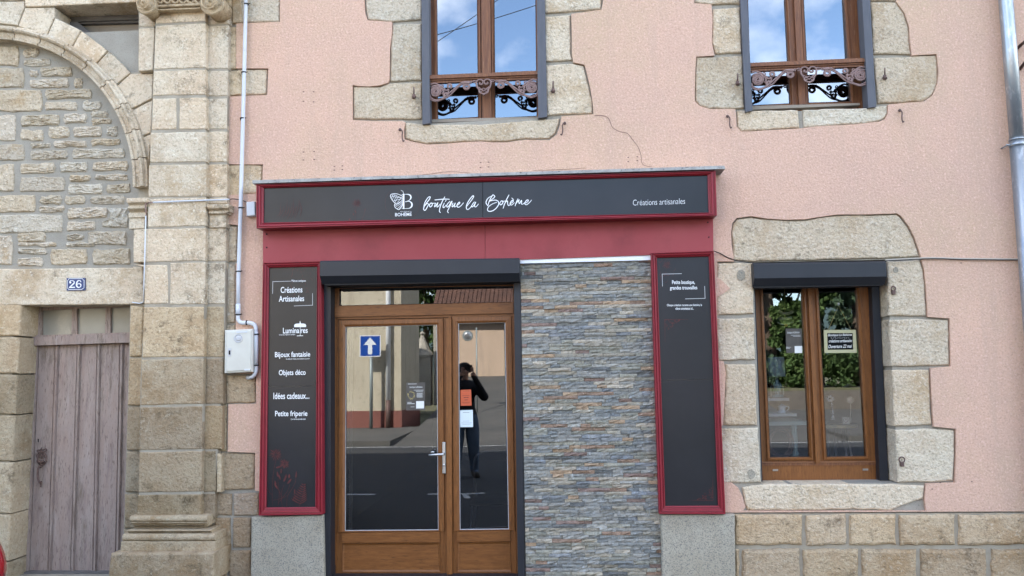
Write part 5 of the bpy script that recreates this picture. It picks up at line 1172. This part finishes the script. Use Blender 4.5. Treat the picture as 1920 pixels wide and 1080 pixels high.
s = MB(); s.lathe(c-Vector((0, 0, .17)), (0, 0, 1), [(.05, 0), (.05, .015), (.02, .03), (.035, .07), (.04, .1), (.015, .13), (.01, .17)], 16); s.build('lamp_base', M['teal'], LP)
SHF = thing('shelf_unit', 'grey-green display table with shelves and turned leg inside lower window', 'shelf', P(1470, 858, YI+.2))
def plank(s, x0, x1, py_, y0, y1, th=.022):
    a = P(x0, py_, y0); c = P(x1, py_, y0); s.box(a.x, y0, a.z-th, c.x, y1, a.z)
s = MB(); plank(s, 1430, 1480, 747, YI, YI+.35); s.build('shelf', M['whitewood'], SHF)
s = MB(); plank(s, 1432, 1494, 776, YI, YI+.38); s.build('shelf', M['whitewood'], SHF)
s = MB(); plank(s, 1440, 1516, 791, YI, YI+.40, .03); s.build('table_top', M['teal'], SHF)
c = P(1492, 868, YI+.05); h = P(1492, 793, YI+.05).z-c.z
s = MB(); s.lathe(c, (0, 0, 1), [(.034, 0), (.034, .05), (.022, .06), (.03, .08), (.018, .1), (.026, h*.5), (.022, h*.75), (.018, h*.85), (.03, h*.88), (.02, h*.92), (.036, h*.96), (.036, h)], 16); s.build('leg', M['teal'], SHF)
s = MB()
for k in range(5): c = P(1446+k*5.8, 746, YI+.08); s.tube([c, c+Vector((0, 0, .10))], .006, 6)
tag(s.build('bamboo_stand', M['driftwood']), 'row of thin pale bamboo sticks standing on the upper display shelf', 'ornament')
JG = thing('jug', 'pale enamel lidded jug with handle on the display shelf', 'jug', P(1467, 771, YI+.1))
c = P(1466.5, 775, YI+.12); s = MB(); s.lathe(c, (0, 0, 1), [(.030, 0), (.033, .004), (.028, .02), (.031, .05), (.034, .06), (.034, .064), (.028, .066), (.012, .072), (.004, .078), (0, .08)], 18); W('enamelpale', (.62, .74, .80), rough=.35); s.build('body', M['enamelpale'], JG)
s = MB(); s.tube(catmull([c+Vector((.03, 0, .055)), c+Vector((.052, 0, .055)), c+Vector((.054, 0, .035)), c+Vector((.03, 0, .018))], 4), .0035, 6); s.build('handle', M['enamelpale'], JG)
W('twig', (.24, .17, .15), rough=.9, var=(.14, .10, .09), vscale=30)
s = MB(); c = P(1463, 830, YI-.02); rs = random.Random(12)
for k in range(26):
    r = .112+rs.uniform(-.022, .02); t0 = rs.uniform(0, 6.3); L = rs.uniform(1.2, 3.2); ph = rs.uniform(0, 6)
    s.tube([(c.x+(r+.006*math.sin(3*t+ph))*.82*math.cos(t), c.y+.015*math.sin(2*t+ph), c.z+(r+.006*math.sin(3*t+ph))*math.sin(t)*1.05) for t in [t0+L*i/12 for i in range(13)]], .0022, 5)
tag(s.build('twig_wreath', M['twig']), 'woven twig wreath leaning at the bottom of the lower window', 'wreath')
ST_ = thing('stool', 'round pale stool with thin legs holding ornaments in the lower window', 'stool', P(1570, 860, YI+.2))
c = P(1569, 798, YI+.2); s = MB(); s.lathe(c-Vector((0, 0, .012)), (0, 0, 1), [(.155, 0), (.158, .004), (.158, .016), (.155, .02)], 28); W('yellowwood', (.40, .34, .17), rough=.5); s.build('seat', M['yellowwood'], ST_)
for a, c2 in ((-.08, -.085), (.05, .11), (.09, .16), (-.02, -.02)):
    s = MB(); s.tube([c+Vector((a, .02*a/.1, -.012)), (c.x+c2*1.3, c.y+c2*.4, .01)], .009, 8); s.build('leg', M['silver'], ST_)
HM = thing('round_ornament', 'round pale paddle ornament on a thin stem on the stool', 'ornament', P(1595, 790, YI+.2))
W('ivory', (.80, .80, .74), rough=.6, var=(.68, .68, .62), vscale=30)
c = P(1594.5, 750, YI+.2); s = MB(); s.lathe(c, (0, -1, 0), [(.026, -.004), (.03, 0), (.026, .004), (0, .005)], 20); s.build('disc', M['ivory'], HM)
s = MB(); s.tube([c-Vector((0, 0, .028)), P(1595, 793, YI+.2)], .003, 6); s.build('stem', M['ivory'], HM)
GR = thing('bead_garland', 'hanging white flower and bead tassel in the right pane of the lower window', 'garland', P(1561, 788, YI))
c = P(1557, 748, YI); s = MB(); rs = random.Random(3)
for k in range(14): t = 2*math.pi*k/14; s.lathe(c+Vector((.026*math.cos(t)*rs.uniform(.5, 1.1), 0, .022*math.sin(t)*rs.uniform(.5, 1.1))), (0, -1, 0), [(.002, -.006), (.010, 0), (.002, .006)], 7)
s.build('flower', M['ivory'], GR)
s = MB()
for k, r in enumerate((.008, .010, .008, .010, .009)): s.lathe(P(1559.5+.4*k, 758+k*4.2, YI), (0, 0, 1), [(.002, -r), (r*.8, -r*.6), (r, 0), (r*.8, r*.6), (.002, r)], 10)
s.build('bead', M['ivory'], GR); s = MB(); s.lathe(P(1562, 787, YI), (0, 0, 1), [(.018, 0), (.010, .028), (.004, .036)], 12); s.build('tassel', M['ivory'], GR)
s = MB(); c = P(1586, 789, YI+.12); s.box(c.x-.028, c.y-.012, c.z-.028, c.x+.028, c.y+.012, c.z+.028, .005)
hp = s.build('heart_block', M['ivory']); tag(hp, 'little cream block with a heart on the stool in the lower window', 'ornament')
s = MB(); s.ribbon([(1586, 793), (1582, 788.5), (1582.5, 785.5), (1585, 785.5), (1586, 787.5), (1587.2, 785.4), (1589.8, 785.5), (1590, 788.5), (1586, 793)], .9, YI+.12-.0135); s.build('heart', M['twig'], hp)
# seen dimly behind the shop door
s = MB(); rs = random.Random(5)
for k in range(7):
    x = -1.75+rs.uniform(0, .6); y = rs.uniform(.5, 1.1); s.obox((x, y, .05+.03*k), (rs.uniform(.1, .22), rs.uniform(-.1, .1), 0), (-.03, .12, .01), (0, 0, .012))
W('junk', (.30, .33, .33), rough=.8); tag(s.build('packaging_pile', M['junk']), 'low pile of flattened packaging on the floor behind the left door pane', 'packaging')
CH = thing('metal_chair', 'dark metal-legged chair standing behind the right door pane', 'chair', (-.62, 1.0, 0))
s = MB(); s.box(-.82, .82, .44, -.42, 1.2, .47, .008); s.build('seat', M['box'], CH)
for x, y in ((-.80, .84), (-.44, .84), (-.80, 1.18), (-.44, 1.18)):
    s = MB(); s.tube([(x, y, .44), (x+(.03 if x > -.6 else -.03), y, 0)], .009, 8); s.build('leg', M['silver'], CH)
s = MB(); s.tube(catmull([(-.80, 1.18, .45), (-.81, 1.2, .8), (-.62, 1.22, .86), (-.43, 1.2, .8), (-.44, 1.18, .45)], 5), .01, 8); s.build('backrest', M['silver'], CH)
xa_, xb_ = P(654.5, 800, .19).x, P(659.5, 800, .19).x; s = MB(); s.box(xa_, .19, .0, xb_, .22, 2.1, .003)  # added pale strip, stands in for a bright reflected line in the glass
tag(s.build('reflection_strip', M['ivory']), 'pale vertical strip added behind the left door pane to imitate a bright reflection', 'strip')

# ---------------------------------------------------------------- the other side of the street (seen in the panes)
W('cream', (.50, .44, .33), rough=.95, var=(.56, .50, .38), vscale=.7, bump=1, bscale=25, bdist=.03, speck=(.36, .31, .23), sscale=9, streak=(.34, .29, .21), stain=(.42, .35, .25), stscale=.5, stpos=(.52, .75))
W('plinthred', (.22, .09, .07), rough=.9, var=(.20, .08, .065), vscale=3, speck=(.08, .06, .05), sscale=7, sspos=(.6, .7))
W('pinkwall', (.56, .42, .31), rough=.95, var=(.50, .38, .28), vscale=.8, stretch=(2, 2, .3), stain=(.36, .28, .22), stscale=1.3, stpos=(.55, .72), bump=.4)
W('greystone', (.34, .31, .26), rough=.95, var=(.44, .40, .33), vscale=2.5, bump=1, bscale=12, bdist=.03)
pc = Vector((0, .115, 0)); pn0 = Vector((0, -1, 0))
def MR(px_, py_, yr): return mirror_point(px_, py_, pc, pn0, yr)
YO = -15.6
xc = MR(752, 700, YO).x
OB = thing('cream_building', 'cream roughcast building with dark red base band across the street', 'building', (xc-6, YO, 0))
s = MB(); s.box(xc-14, YO-2.8, -.2, xc, YO, 7.4); s.build('wall', M['cream'], OB)
s = MB(); s.box(xc-14.02, YO-2.82, -.2, xc+.02, YO+.02, .46); s.build('base_band', M['plinthred'], OB)
s = MB(); s.add([(xc-14.4, YO+.4, 7.4), (xc+.4, YO+.4, 7.4), (xc+.4, YO-3.2, 7.4), (xc-14.4, YO-3.2, 7.4), (xc-12, YO-1.4, 8.4), (xc-1.4, YO-1.4, 8.4)], [[0, 1, 5, 4], [1, 2, 5], [2, 3, 4, 5], [3, 0, 4], [3, 2, 1, 0]]); s.build('roof', M['tile'], OB)
s = MB(); dp = MR(728, 700, YO+.08); s.tube([(dp.x, YO+.09, 7.4), (dp.x, YO+.09, .75)], .07, 12); W('whitepipe', (.75, .76, .76), rough=.5); pz = s.build('downpipe', M['whitepipe']); tag(pz, 'white rainwater pipe on the cream building across the street', 'pipe')
s = MB(); s.tube([(dp.x, YO+.09, .76), (dp.x, YO+.09, 0)], .07, 12); s.build('cast_iron_foot', M['bracket'], pz)
for wz in (3.9,):
    for wx in (-9.5, -6.5): s = MB(); s.box(xc+wx-.5, YO-.01, wz, xc+wx+.5, YO+.03, wz+1.5, .01); w_ = s.build('window', M['oldwood'], OB); s = MB(); s.box(xc+wx-.42, YO+.031, wz+.08, xc+wx+.42, YO+.035, wz+1.42); s.build('pane', M['panel'], w_)
SGN = thing('one_way_sign', 'square blue one-way sign with white upward arrow on grey pole', 'road sign', (0, 0, 0))
ysg = YO+.42
a = MR(674.5, 629, ysg); c = MR(713.5, 668.5, ysg); cx, cz, hh = (a.x+c.x)/2, (a.z+c.z)/2, (a.z-c.z)/2
W('signblue', (.01, .06, .30), rough=.4); W('signwhite', (.7, .72, .75), rough=.4); W('polegrey', (.26, .29, .28), rough=.5, metal=.4)
s = MB(); s.box(cx-hh, ysg-.02, cz-hh, cx+hh, ysg, cz+hh); s.build('sign_plate', M['signwhite'], SGN)
s = MB(); s.box(cx-hh*.92, ysg+.001, cz-hh*.92, cx+hh*.92, ysg+.003, cz+hh*.92); s.build('blue_field', M['signblue'], SGN)
s = MB(); k = hh; s.add([(cx+x*k, ysg+.006, cz+z*k) for x, z in ((-.2, -.78), (.2, -.78), (.2, .1), (.62, .1), (0, .8), (-.62, .1), (-.2, .1))], [[0, 1, 2, 3, 4, 5, 6]]); s.build('arrow', M['signwhite'], SGN)
s = MB(); s.tube([(cx+.02, ysg-.05, -.02), (cx+.02, ysg-.05, cz+.1)], .045, 12); s.build('pole', M['polegrey'], SGN)
# tiled outbuilding up the side street
YB = -28
PB = thing('low_tiled_building', 'low pinkish building with brown tiled roof up the side street', 'building', (0, YB, 1))
s = MB(); xbl = MR(819, 600, YB).x; s.box(xbl, YB-8, 0, 5.2, YB, 3.75); s.build('wall', M['pinkwall'], PB)
s = MB(); xl = xbl-.25; v = [(xl, YB+.4, 3.6), (5.5, YB+.4, 3.6), (5.5, YB-4, 6.9), (xl, YB-4, 6.9), (xl, YB-8.4, 3.65), (5.5, YB-8.4, 3.65)]
s.add(v, [[0, 1, 2, 3], [3, 2, 5, 4], [0, 3, 4], [1, 5, 2], [0, 4, 5, 1]]); s.tint = (1, 1, 1)
for r in range(26):
    u = r/26; y = YB+.4-4.4*u; z = 3.6+3.3*u+.03
    for q in range(int((5.4-xl)/.19)):
        x = xl+q*.19; s.obox((x+.09, y-.12, z+.08), (.08, 0, 0), (0, .115, -.085), (0, .015, .02))
s.build('roof', M['tile'], PB)
s = MB(); a = MR(793, 700, -24); s.tint = (1, 1, 1)
s.box(a.x-.38, -24.4, .2, a.x+.32, -23.7, 2.0, .02); s.lathe((a.x-.03, -24.05, 2.0), (0, 0, 1), [(.42, 0), (.45, .1), (.30, .3), (.10, .75), (.07, .85), (.12, .92), (0, 1.02)], 8, False)
tag(s.build('gate_pillar', M['greystone']), 'grey stone gate pillar with pointed cap up the side street', 'pillar')
s = MB(); s.box(a.x+.42, -24.3, .2, a.x+1.1, -23.9, 3.9); tag(s.build('stone_wall', M['greystone']), 'rough grey stone wall beside the pointed gate pillar', 'wall')
# traffic mirror, placed where the turned right pane looks
tm = mirror_point(876, 630, cR, nR, -17.5); tb = Vector((tm.x+.28, tm.y, .2))
TM = thing('traffic_mirror', 'round convex traffic mirror on a grey pole at the junction', 'traffic mirror', tb)
s = MB(); s.tube([tb, (tb.x, tb.y, tm.z+.25)], .022, 10); s.build('pole', M['polegrey'], TM)
s = MB(); s.lathe(tm+Vector((0, .1, 0)), (0, 1, 0), [(.15, 0), (.16, .03), (.15, .05), (.14, .05)], 24); s.build('rim', M['polegrey'], TM)
s = MB(); s.lathe(tm+Vector((0, .14, 0)), (0, 1, 0), [(.14, 0), (.1, .015), (.05, .025), (0, .028)], 24); s.build('mirror_face', M['silver'], TM)
# greenery
def leafmat(n, c1, c2):
    W(n, c1, rough=.8, var=c2, vscale=1.2)
leafmat('leaf_dark', (.035, .065, .018), (.06, .10, .025)); leafmat('leaf_mid', (.045, .085, .022), (.085, .125, .032)); leafmat('leaf_blue', (.042, .075, .042), (.065, .10, .048)); W('bark', (.12, .09, .065), rough=.95, bump=1, bscale=20)
def tree(name, label, x, y, z0, H_, Rx, n, lm, rs, group='trees and bushes across the street', size=.13, trunk=True, low=.2):
    t = thing(name, label, 'tree' if trunk else 'bush', (x, y, z0), group)
    s = MB(); cl = []
    for k in range(int(60+Rx*40)):
        u = rs.random(); h = z0+H_*(low+(1-low)*u); rr_ = Rx*math.sqrt(max(.08, 1-((u-.4)/.78)**2)); a = rs.uniform(0, 6.283); d = rr_*math.sqrt(rs.random())*.85
        cl.append((Vector((x+d*math.cos(a), y+d*math.sin(a), h)), Rx*rs.uniform(.10, .24)))
    for k in range(n):
        c, r = rs.choice(cl); d = Vector((rs.gauss(0, 1), rs.gauss(0, 1), rs.gauss(0, 1))).normalized()*r*rs.uniform(.55, 1.05)
        p = c+d; a = Vector((rs.uniform(-1, 1), rs.uniform(-1, 1), rs.uniform(-1, 1))).normalized(); b_ = a.orthogonal().normalized(); sz = size*rs.uniform(.6, 1.3)
        s.add([p-a*sz, p+b_*sz*.5, p+a*sz, p-b_*sz*.5], [[0, 1, 2, 3]])
    s.build('crown', M[lm], t, recalc=False)
    if trunk:
        s = MB(); s.tube([(x, y, z0-.2), (x+.05, y, z0+H_*.3), (x-.05, y, z0+H_*.75)], [H_*.03+.05, H_*.025+.03, .04], 8)
        for k in range(7): c, r = rs.choice(cl); s.tube([(x, y, z0+H_*rs.uniform(.2, .6)), c], [.06, .02], 6)
        s.build('trunk', M['bark'], t)
rs = random.Random(77)
W('lowwall', (.16, .14, .115), rough=.9, var=(.11, .095, .08), vscale=4, bump=.6)
s = MB(); s.box(5.2, -22.2, -.2, 16, -21.8, .62, .03); tag(s.build('retaining_wall', M['lowwall']), 'long low grey wall under the hedge across the street', 'wall')
s = MB(); s.box(5.2, -27, -.2, 16, -22.21, .70); s.build('planting_bed', M['verge']).__setitem__('kind', 'structure')
hl = ['tall dark conifer hedge plant nearest the side street', 'tall dense green conifer behind the low wall', 'yellow-green conifer in the middle of the tall hedge', 'bluish conifer in the tall hedge', 'dense green conifer near the far end of the hedge', 'last tall conifer at the far end of the hedge']
for i, (x, m_) in enumerate(((6.2, 'leaf_dark'), (7.9, 'leaf_mid'), (9.5, 'leaf_mid'), (11.1, 'leaf_blue'), (12.7, 'leaf_mid'), (14.4, 'leaf_dark'))):
    tree('hedge_tree', hl[i], x, -24.6+rs.uniform(-.4, .4), .6, 9.4+rs.uniform(-.3, .5), 1.7, 13000, m_, rs, low=.03, size=.13)
for i, (x, m_) in enumerate(((7.0, 'leaf_blue'), (8.6, 'leaf_mid'), (10.1, 'leaf_dark'), (11.8, 'leaf_mid'), (13.2, 'leaf_blue'))):
    tree('bush', ['rounded bluish bush at the foot of the hedge by the side street', 'rounded bright green bush at the foot of the hedge', 'dark low bush in the middle of the hedge foot', 'mid green low bush right of the dark one', 'bluish low bush at the far end of the hedge foot'][i], x, -22.9, .6, 1.5+rs.uniform(0, .7), .75, 1500, m_, rs, trunk=False, size=.08, low=.1)
a = MR(797, 600, -33); tree('broadleaf_tree', 'bright green tree rising behind the pointed gate pillar', a.x, -33, 1.4, 4.7, 1.15, 3500, 'leaf_mid', rs)
# overhead wires
pcu = Vector((0, .172, 0))
def MU(a, b_, yr): return mirror_point(a, b_, pcu, pn0, yr)
for i, (a, b_, c, d, yr, lb) in enumerate(((820, 57, 893, 25, -10.0, 'thin overhead wire crossing the street, rising gently to the right'), (820, 72, 893, 10, -11.5, 'steeper overhead wire crossing the other one'), (1420, 192, 1570, 168, -9.0, 'lower overhead wire near the right end of the street'))):
    p0, p1 = MU(a, b_, yr), MU(c, d, yr); dv = p1-p0; p0, p1 = p0-dv*3, p1+dv*5; p0.y += 1; p1.y -= 1.2
    p0, p1 = Vector(p0), Vector(p1); s = MB(); s.tube([p0.lerp(p1, k/24)-Vector((0, 0, .25*(1-(2*k/24-1)**2))) for k in range(25)], .009, 5); tag(s.build('overhead_wire', M['cable']), lb, 'wire')

# ---------------------------------------------------------------- parked car at the left edge
CR = thing('parked_car', 'silver hatchback parked along the facade, only its tail reaching the frame', 'car', (-4.8, -3.0, ROAD))
W('carpaint', (.42, .50, .56), rough=.3, metal=.5, coat=.8); W('tail', (.30, .008, .012), rough=.15, spec=.6, var=(.22, .004, .01), vscale=30, coat=1); W('tyre', (.02, .02, .02), rough=.9); W('carglass', (.015, .02, .022), rough=.08, spec=.8)
xr = -2.825; y0c, y1c = -3.78, -2.22; Lc = 3.95
def prof_z(lst, w_in): return lst
body = [(0, .28), (.02, .50), (-.03, .62), (.0, .80), (-.03, .92), (-.12, 1.02), (-.35, 1.40), (-.55, 1.50), (-1.5, 1.54), (-2.2, 1.44), (-2.9, 1.02), (-3.75, .86), (-3.92, .70), (-3.95, .35), (-3.85, .24), (-.1, .22)]
s = MB(); ws = [(0, .10), (.06, .03), (.14, 0), (.86, 0), (.94, .03), (1, .10)]
n = len(body); v = []
for u, ins in ws:
    for x, z in body:
        tw = .16*max(0, min(1, (z-.95)/.5)); yy = y0c+(y1c-y0c)*(u*(1-2*tw/1.54*1.0)+tw/1.54)
        cxm = -1.97; k = 1-ins*.35; v.append((xr+cxm+(x-cxm)*k, yy, ROAD+.75+(z-.75)*(1-ins*.25)))
f = [[i*n+j, i*n+(j+1) % n, (i+1)*n+(j+1) % n, (i+1)*n+j] for i in range(len(ws)-1) for j in range(n)]+[list(range(n)), [(len(ws)-1)*n+j for j in range(n)]]
s.add(v, f, False); bo = s.build('body', M['carpaint'], CR)
for yy, sg in ((y0c, -1), (y1c, 1)):
    s = MB(); yv = lambda z: yy-sg*.16*max(0, min(1, (z-.95)/.5))+sg*.006
    q = [(-.42, 1.04), (-.55, 1.38), (-1.45, 1.44), (-1.45, 1.04)]; q2 = [(-1.55, 1.04), (-1.55, 1.44), (-2.15, 1.36), (-2.75, 1.04)]
    for qq in (q, q2): s.add([(xr+x, yv(z), ROAD+z) for x, z in qq]+[(xr+x, yv(z)-sg*.02, ROAD+z) for x, z in qq], [[0, 1, 2, 3], [7, 6, 5, 4], [0, 4, 5, 1], [1, 5, 6, 2], [2, 6, 7, 3], [3, 7, 4, 0]])
    s.build('side_window', M['carglass'], CR)
    s = MB(); yt = yy-sg*.035
    s.tube(catmull([(xr-.015, yt, ROAD+.66), (xr-.005, yt, ROAD+.78), (xr-.03, yt, ROAD+.90), (xr-.07, yt, ROAD+.965)], 4), [.03, .05, .07, .082, .088, .088, .085, .08, .072, .06, .04, .02, .004], 12); s.build('tail_light', M['tail'], CR)
    for xw in (-.75, -3.2):
        s = MB(); s.lathe((xr+xw, yy+sg*.012, ROAD+.30), (0, -sg, 0), [(.27, 0), (.30, .02), (.30, .16), (.27, .18), (.19, .18)], 28); wh = s.build('wheel', M['tyre'], CR)
        s = MB(); s.lathe((xr+xw, yy+sg*.02, ROAD+.30), (0, -sg, 0), [(.06, -.005), (.19, .0), (.195, .03), (.06, .03)], 20); s.build('rim', M['silver'], wh)
s = MB(); s.add([(xr-.125, y0c+.28, ROAD+1.05), (xr-.125, y1c-.28, ROAD+1.05), (xr-.335, y1c-.32, ROAD+1.37), (xr-.335, y0c+.32, ROAD+1.37)], [[0, 1, 2, 3]]); s.v = [(x+.012, y, z+.008) for x, y, z in s.v]; s.add([(x-.02, y, z) for x, y, z in s.v[:4]], [[0, 1, 2, 3]]); s.build('rear_window', M['carglass'], CR)
s = MB(); s.box(xr-.05, y0c+.10, ROAD+.30, xr+.035, y1c-.10, ROAD+.50, .02); s.build('bumper', M['carpaint'], CR)
# ---------------------------------------------------------------- the photographer (seen in the right door pane)
def skin_mesh(name, verts, edges, radii, sub=2):
    me = bpy.data.meshes.new(name); me.from_pydata([Vector(v) for v in verts], edges, []); o_ = bpy.data.objects.new(name, me); COL.objects.link(o_)
    md = o_.modifiers.new('skin', 'SKIN')
    for i, r in enumerate(radii):
        sv = me.skin_vertices[0].data[i]; rr = r if isinstance(r, tuple) else (r, r); sv.radius = rr; sv.use_root = (i == 0)
    ms = o_.modifiers.new('sub', 'SUBSURF'); ms.levels = sub; ms.render_levels = sub
    dg = bpy.context.evaluated_depsgraph_get(); dg.update(); m2 = bpy.data.meshes.new_from_object(o_.evaluated_get(dg))
    bpy.data.objects.remove(o_); return m2
PX, PY, PZ = 0.0, -6.52, ROAD
W('skin', (.42, .24, .17), rough=.55); W('jacket', (.012, .013, .016), rough=.8, var=(.02, .021, .025), vscale=9); W('jeans', (.07, .105, .16), rough=.9, var=(.11, .155, .22), vscale=7, bump=.4, bscale=20); W('hair', (.02, .015, .012), rough=.7); W('shoe', (.05, .045, .04), rough=.6)
V_ = []; E_ = []; Rr_ = []
def node(x, y, z, r, par=None):
    V_.append((PX+x, PY+y, PZ+z)); k_ = 1.0 if z > 1.5 and abs(x) < .06 else (1.25 if abs(x) < .01 else (1.6 if z < 1.0 else 1.4)); Rr_.append((r[0]*k_, r[1]*k_) if isinstance(r, tuple) else r*k_); i = len(V_)-1
    if par is not None: E_.append((par, i))
    return i
pel = node(0, 0, .95, (.155, .11)); wa = node(0, .0, 1.10, (.135, .10), pel); ch = node(0, -.01, 1.30, (.165, .115), wa); up_ = node(0, -.01, 1.44, (.13, .10), ch); nk = node(0, .0, 1.53, .058, up_); hb = node(0, .03, 1.60, (.062, .07), nk); hm = node(0, .035, 1.68, (.078, .095), hb); ht = node(0, .02, 1.76, (.06, .075), hm)
for sg in (-1, 1):
    hp_ = node(sg*.10, 0, .88, .095, pel); kn = node(sg*.13, .03, .50, .064, hp_); an = node(sg*.15, -.01, .11, .046, kn); he = node(sg*.155, .02, .05, .045, an); node(sg*.18, .17, .035, (.042, .03), he)
    sh = node(sg*.19, .0, 1.42, .070, up_); el = node(sg*.33, .12, 1.40-.18, .050, sh); wr = node(sg*.105, .33, 1.60, .032, el); node(sg*.075, .37, 1.655, (.018, .034), wr)
bm_ = skin_mesh('person', V_, E_, Rr_, 2)
bm_.materials.clear()
for k in ('skin', 'jacket', 'jeans', 'shoe'): bm_.materials.append(M[k])
for p in bm_.polygons:
    c = p.center-Vector((PX, PY, PZ)); p.use_smooth = True
    hand = c.y > .30 and c.z > 1.4
    p.material_index = 0 if (c.z > 1.535 and abs(c.x) < .12 and c.y < .2) or (hand and c.z > 1.60) else (3 if c.z < .095 else (2 if c.z < .98 else 1))
body = bpy.data.objects.new('person', bm_); COL.objects.link(body); body['label'] = 'person in dark jacket and blue jeans photographing the boutique, reflected in the door'; body['category'] = 'person'; 
bm_.transform(Matrix.Translation(Vector((-PX, -PY, -PZ)))); body.location = (PX, PY, PZ); ORI['person'] = Vector((PX, PY, PZ))
Pp = Vector((PX, PY, PZ))
s = MB()
s.lathe(Pp+Vector((0, .0, 1.70)), (0, -.12, 1), [(.098, -.04), (.104, .0), (.10, .05), (.08, .09), (.04, .112), (0, .118)], 18); s.build('hair', M['hair'], body)
s = MB()
for sg in (-1, 1):
    s.lathe(Pp+Vector((sg*.034, .118, 1.685)), (0, 1, 0), [(.012, -.006), (.011, .004), (.004, .008), (0, .009)], 8)
s.build('eye', M['shoe'], body)
s = MB(); s.tube([Pp+Vector((0, .118, 1.69)), Pp+Vector((0, .142, 1.655)), Pp+Vector((0, .118, 1.645))], [.008, .014, .01], 8); s.tube([Pp+Vector((-.025, .112, 1.618)), Pp+Vector((0, .122, 1.617)), Pp+Vector((.025, .112, 1.618))], .006, 6)
for sg in (-1, 1): s.tube([Pp+Vector((sg*.088, .02, 1.70)), Pp+Vector((sg*.098, .01, 1.68)), Pp+Vector((sg*.088, .02, 1.655))], .012, 6)
s.build('face_features', M['skin'], body)
# hands: five bent fingers each, closed round the phone
for sg in (-1, 1):
    v = []; e = []; r = []
    def nd(x, y, z, rr, par=None):
        v.append((PX+x, PY+y, PZ+z)); r.append(rr); i = len(v)-1
        if par is not None: e.append((par, i))
        return i
    b0 = nd(sg*.085, .365, 1.665, .022); 
    for k in range(4):
        z = 1.700+.0195*(k-1.6); k1 = nd(sg*(.086+.003*(k % 2)), .395, z, .0095, b0); k2 = nd(sg*.070, .413+.002*k, z+.003, .0085, k1); nd(sg*(.050-.004*(k % 3)), .409, z+.005, .0075, k2)
    t1 = nd(sg*.068, .352, 1.685, .0105, b0); nd(sg*.05, .362, 1.705, .009, t1)
    m2 = skin_mesh('hand', v, e, r, 2); m2.materials.clear(); m2.materials.append(M['skin'])
    for p in m2.polygons: p.use_smooth = True
    m2.transform(Matrix.Translation(-Pp)); h_ = bpy.data.objects.new('hand', m2); COL.objects.link(h_); h_.parent = body
s = MB(); pc_ = Pp+Vector((0, .386, 1.735)); s.box(pc_.x-.078, pc_.y-.004, pc_.z-.038, pc_.x+.078, pc_.y+.004, pc_.z+.038, .002); s.lathe(pc_+Vector((.05, .004, .01)), (0, 1, 0), [(.012, 0), (.012, .002), (0, .0021)], 12)
tag(s.build('phone', M['panel']), 'dark mobile phone held sideways in both hands of the photographer', 'phone')
